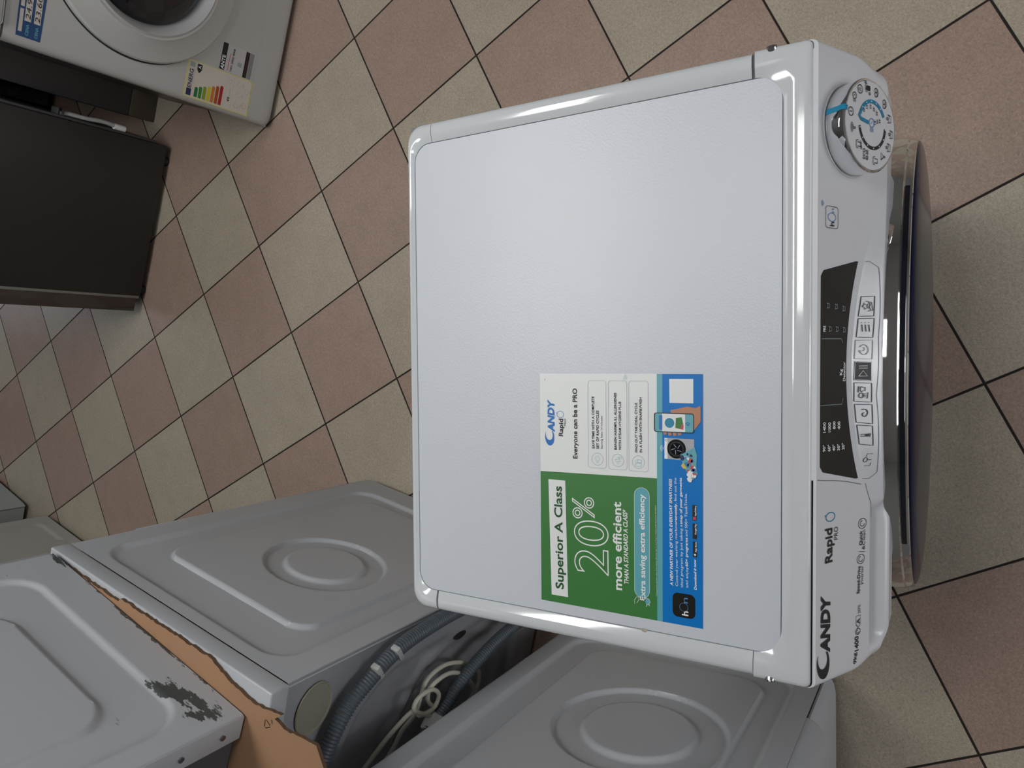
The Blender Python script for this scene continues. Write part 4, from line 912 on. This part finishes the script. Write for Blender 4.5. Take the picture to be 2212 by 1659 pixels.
P.poly('eublue', [Q(.04, .905), Q(.23, .905), Q(.23, .975), Q(.04, .975)], 2)
P.text('eublue', 'ENERG', Q(.25, .915), Q(.76, .915), .011, 1); P.poly('greyline', [Q(.82, .905), Q(.95, .905), Q(.95, .975), Q(.82, .975)], 2)
P.poly('black', [Q(.70, .835), Q(.80, .80), Q(.95, .80), Q(.95, .87), Q(.80, .87)], 2); P.text('white', 'A', Q(.83, .815), Q(.91, .815), .009, 1)
for i, k in enumerate('ABCDEFG'):
    zc_ = .835 - .062 * i; w = .30 + .045 * i; P.poly('bar' + k, [Q(.05, zc_ - .024), Q(w, zc_ - .024), Q(w + .03, zc_), Q(w, zc_ + .024), Q(.05, zc_ + .024)], 2)
P.line('greyline', [Q(.04, .40), Q(.96, .40)], .0004, 2); P.line('greyline', [Q(.04, .90), Q(.96, .90)], .0004, 2); P.line('greyline', [Q(.04, .29), Q(.96, .29)], .0004, 2)
P.text('black', '49', Q(.22, .32), Q(.36, .32), .008, 1); P.text('greyline', 'kWh/100', Q(.38, .32), Q(.62, .32), .005, 0); P.line('greyline', arc(*Q(.80, .35), .0055, 0, 360, 16), .0008)
for a, c in ((.2, .20), (.5, .19), (.8, .20), (.25, .07), (.68, .07)): P.line('red' if a < .3 else 'greyline', arc(*Q(a, c), .0075, 0, 300, 14), .0006); P.text('greyline', 'kg' if a < .4 else 'dB', Q(a - .06, c - .075), Q(a + .06, c - .075), .004, 0)
P.build('label_print', M, el)
wl = base_('warranty_sticker', [(-.1895, .112), (-.118, .110), (-.117, .218), (-.1885, .218)], mat('sticker_white_dim', (.50, .50, .50), .4))
P = Print(fA)
P.poly('black', [(-.1885, .201), (-.1175, .200), (-.1175, .216), (-.1885, .217)], 1); P.text('white', 'ANTE', (-.187, .2035), (-.150, .2035), .010, 1)
P.line('red', [(-.186, .191), (-.140, .189)], .0018, 1); P.text('black', '1001 2002 4008', (-.186, .178), (-.125, .176), .006, 1)
P.poly('greyline', [(-.166, .148), (-.154, .148), (-.154, .162), (-.166, .162)], 1); P.poly('black', [(-.1885, .128), (-.1185, .127), (-.1185, .140), (-.1885, .141)], 1); P.line('darkred', [(-.186, .1345), (-.122, .1335)], .0030, 2); P.poly('grey', [(-.1885, .113), (-.1185, .112), (-.1185, .126), (-.1885, .127)], 1)
P.build('sticker_print', M, wl)
pt_ = base_('price_tag', [(-.280, .6695), (-.100, .664), (-.100, .7215), (-.280, .7205)], M['price'])
P = Print(fA)
for a, c, t in ((-.245, .6735, '23.600,-'), (-.245, .6930, '24.900,-')):
    P.poly('label', [(a, c), (a + .10, c), (a + .10, c + .0135), (a, c + .0135)], 1); P.text('black', t, (a + .004, c + .002), (a + .085, c + .002), .010, 0, 1); P.text('pale', 'CENA', (a - .030, c + .003), (a - .006, c + .003), .006, 1)
P.poly('label', [(-.270, .7095), (-.222, .7095), (-.222, .7170), (-.270, .7170)], 1); P.poly('label', [(-.217, .7095), (-.110, .7095), (-.110, .7170), (-.217, .7170)], 1)
P.build('price_print', M, pt_)

# H: graphite appliance behind it
mH = thing('freestanding_appliance', 'dark grey appliance standing in the shade behind the white washer with the labels', 'appliance', (.834 + .3 * .9455 + .0, 2.2617 - .3 * .3256, 0), R_(-19))
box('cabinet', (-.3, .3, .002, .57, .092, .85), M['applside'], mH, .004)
box('plinth', (-.298, .298, .0, .55, .001, .091), M['plinth'], mH, .004)
# G: dark dishwasher seen on its side
FG = Vector((.7341, 2.1576, 0)); dG = Vector((math.cos(R_(160.476)), math.sin(R_(160.476)), 0)); phG = 160.476 + 90
# local -Y is the door side: direction dG; local +X faces the viewer
eyG = -dG; exG = Vector((eyG.y, -eyG.x, 0)); phiG = math.atan2(exG.y, exG.x)
LG = .578; lG = FG + dG * LG - exG * .3
mG = thing('dishwasher', 'dark graphite dishwasher seen on its plain side, brownish door edge at the left', 'dishwasher', (lG.x, lG.y, 0), phiG)
box('cabinet', (-.298, .300, .054, LG, .022, .85), M['graphite'], mG, .003)
box('door', (-.298, .2985, .0, .047, .034, .85), M['graphdoor'], mG, .003)
box('door_trim', (-.296, .3015, .0475, .0565, .028, .848), M['silver'], mG, .001)
box('toe_kick', (-.29, .285, .05, .054, .002, .03), M['rubber'], mG, .001)
for a in (-.25, .275):
    for c in (.075, LG - .05):
        bm = bmesh.new(); prism(bm, arc(a, c, .016, 0, 360, 20)[:-1], 0, .0215); finish('foot', bm, M['rubber'], mG)
box('back_plate', (-.29, .294, LG + .0004, LG + .009, .06, .84), M['applside'], mG, .002)
hs = cord('drain_hose', [(.283, LG + .017, .178), (.283, LG + .020, .20), (.285, LG + .022, .24), (.285, LG + .018, .29), (.281, LG + .017, .34), (.279, LG + .012, .37)], .0065, M['clip'], mG)
bm = bmesh.new(); tube(bm, [Vector((.283, LG + .017, .165)), Vector((.283, LG + .018, .20))], .0095, 14); finish('hose_end', bm, M['white'], hs)
for z in (.355, .375): o = box('hose_clip', (-.012, .012, -.011, .011, -.003, .003), M['rubber'], hs, .001); o.location = (.281, LG + .017, z); o.rotation_euler = (0, R_(25 if z > .36 else -20), 0)

# black box added to darken the shadowed gap between the two
mK = thing('freestanding_appliance', 'added black box darkening the shadowed gap behind the graphite dishwasher and grey appliance', 'appliance', (.97, 2.89, 0), R_(-19))
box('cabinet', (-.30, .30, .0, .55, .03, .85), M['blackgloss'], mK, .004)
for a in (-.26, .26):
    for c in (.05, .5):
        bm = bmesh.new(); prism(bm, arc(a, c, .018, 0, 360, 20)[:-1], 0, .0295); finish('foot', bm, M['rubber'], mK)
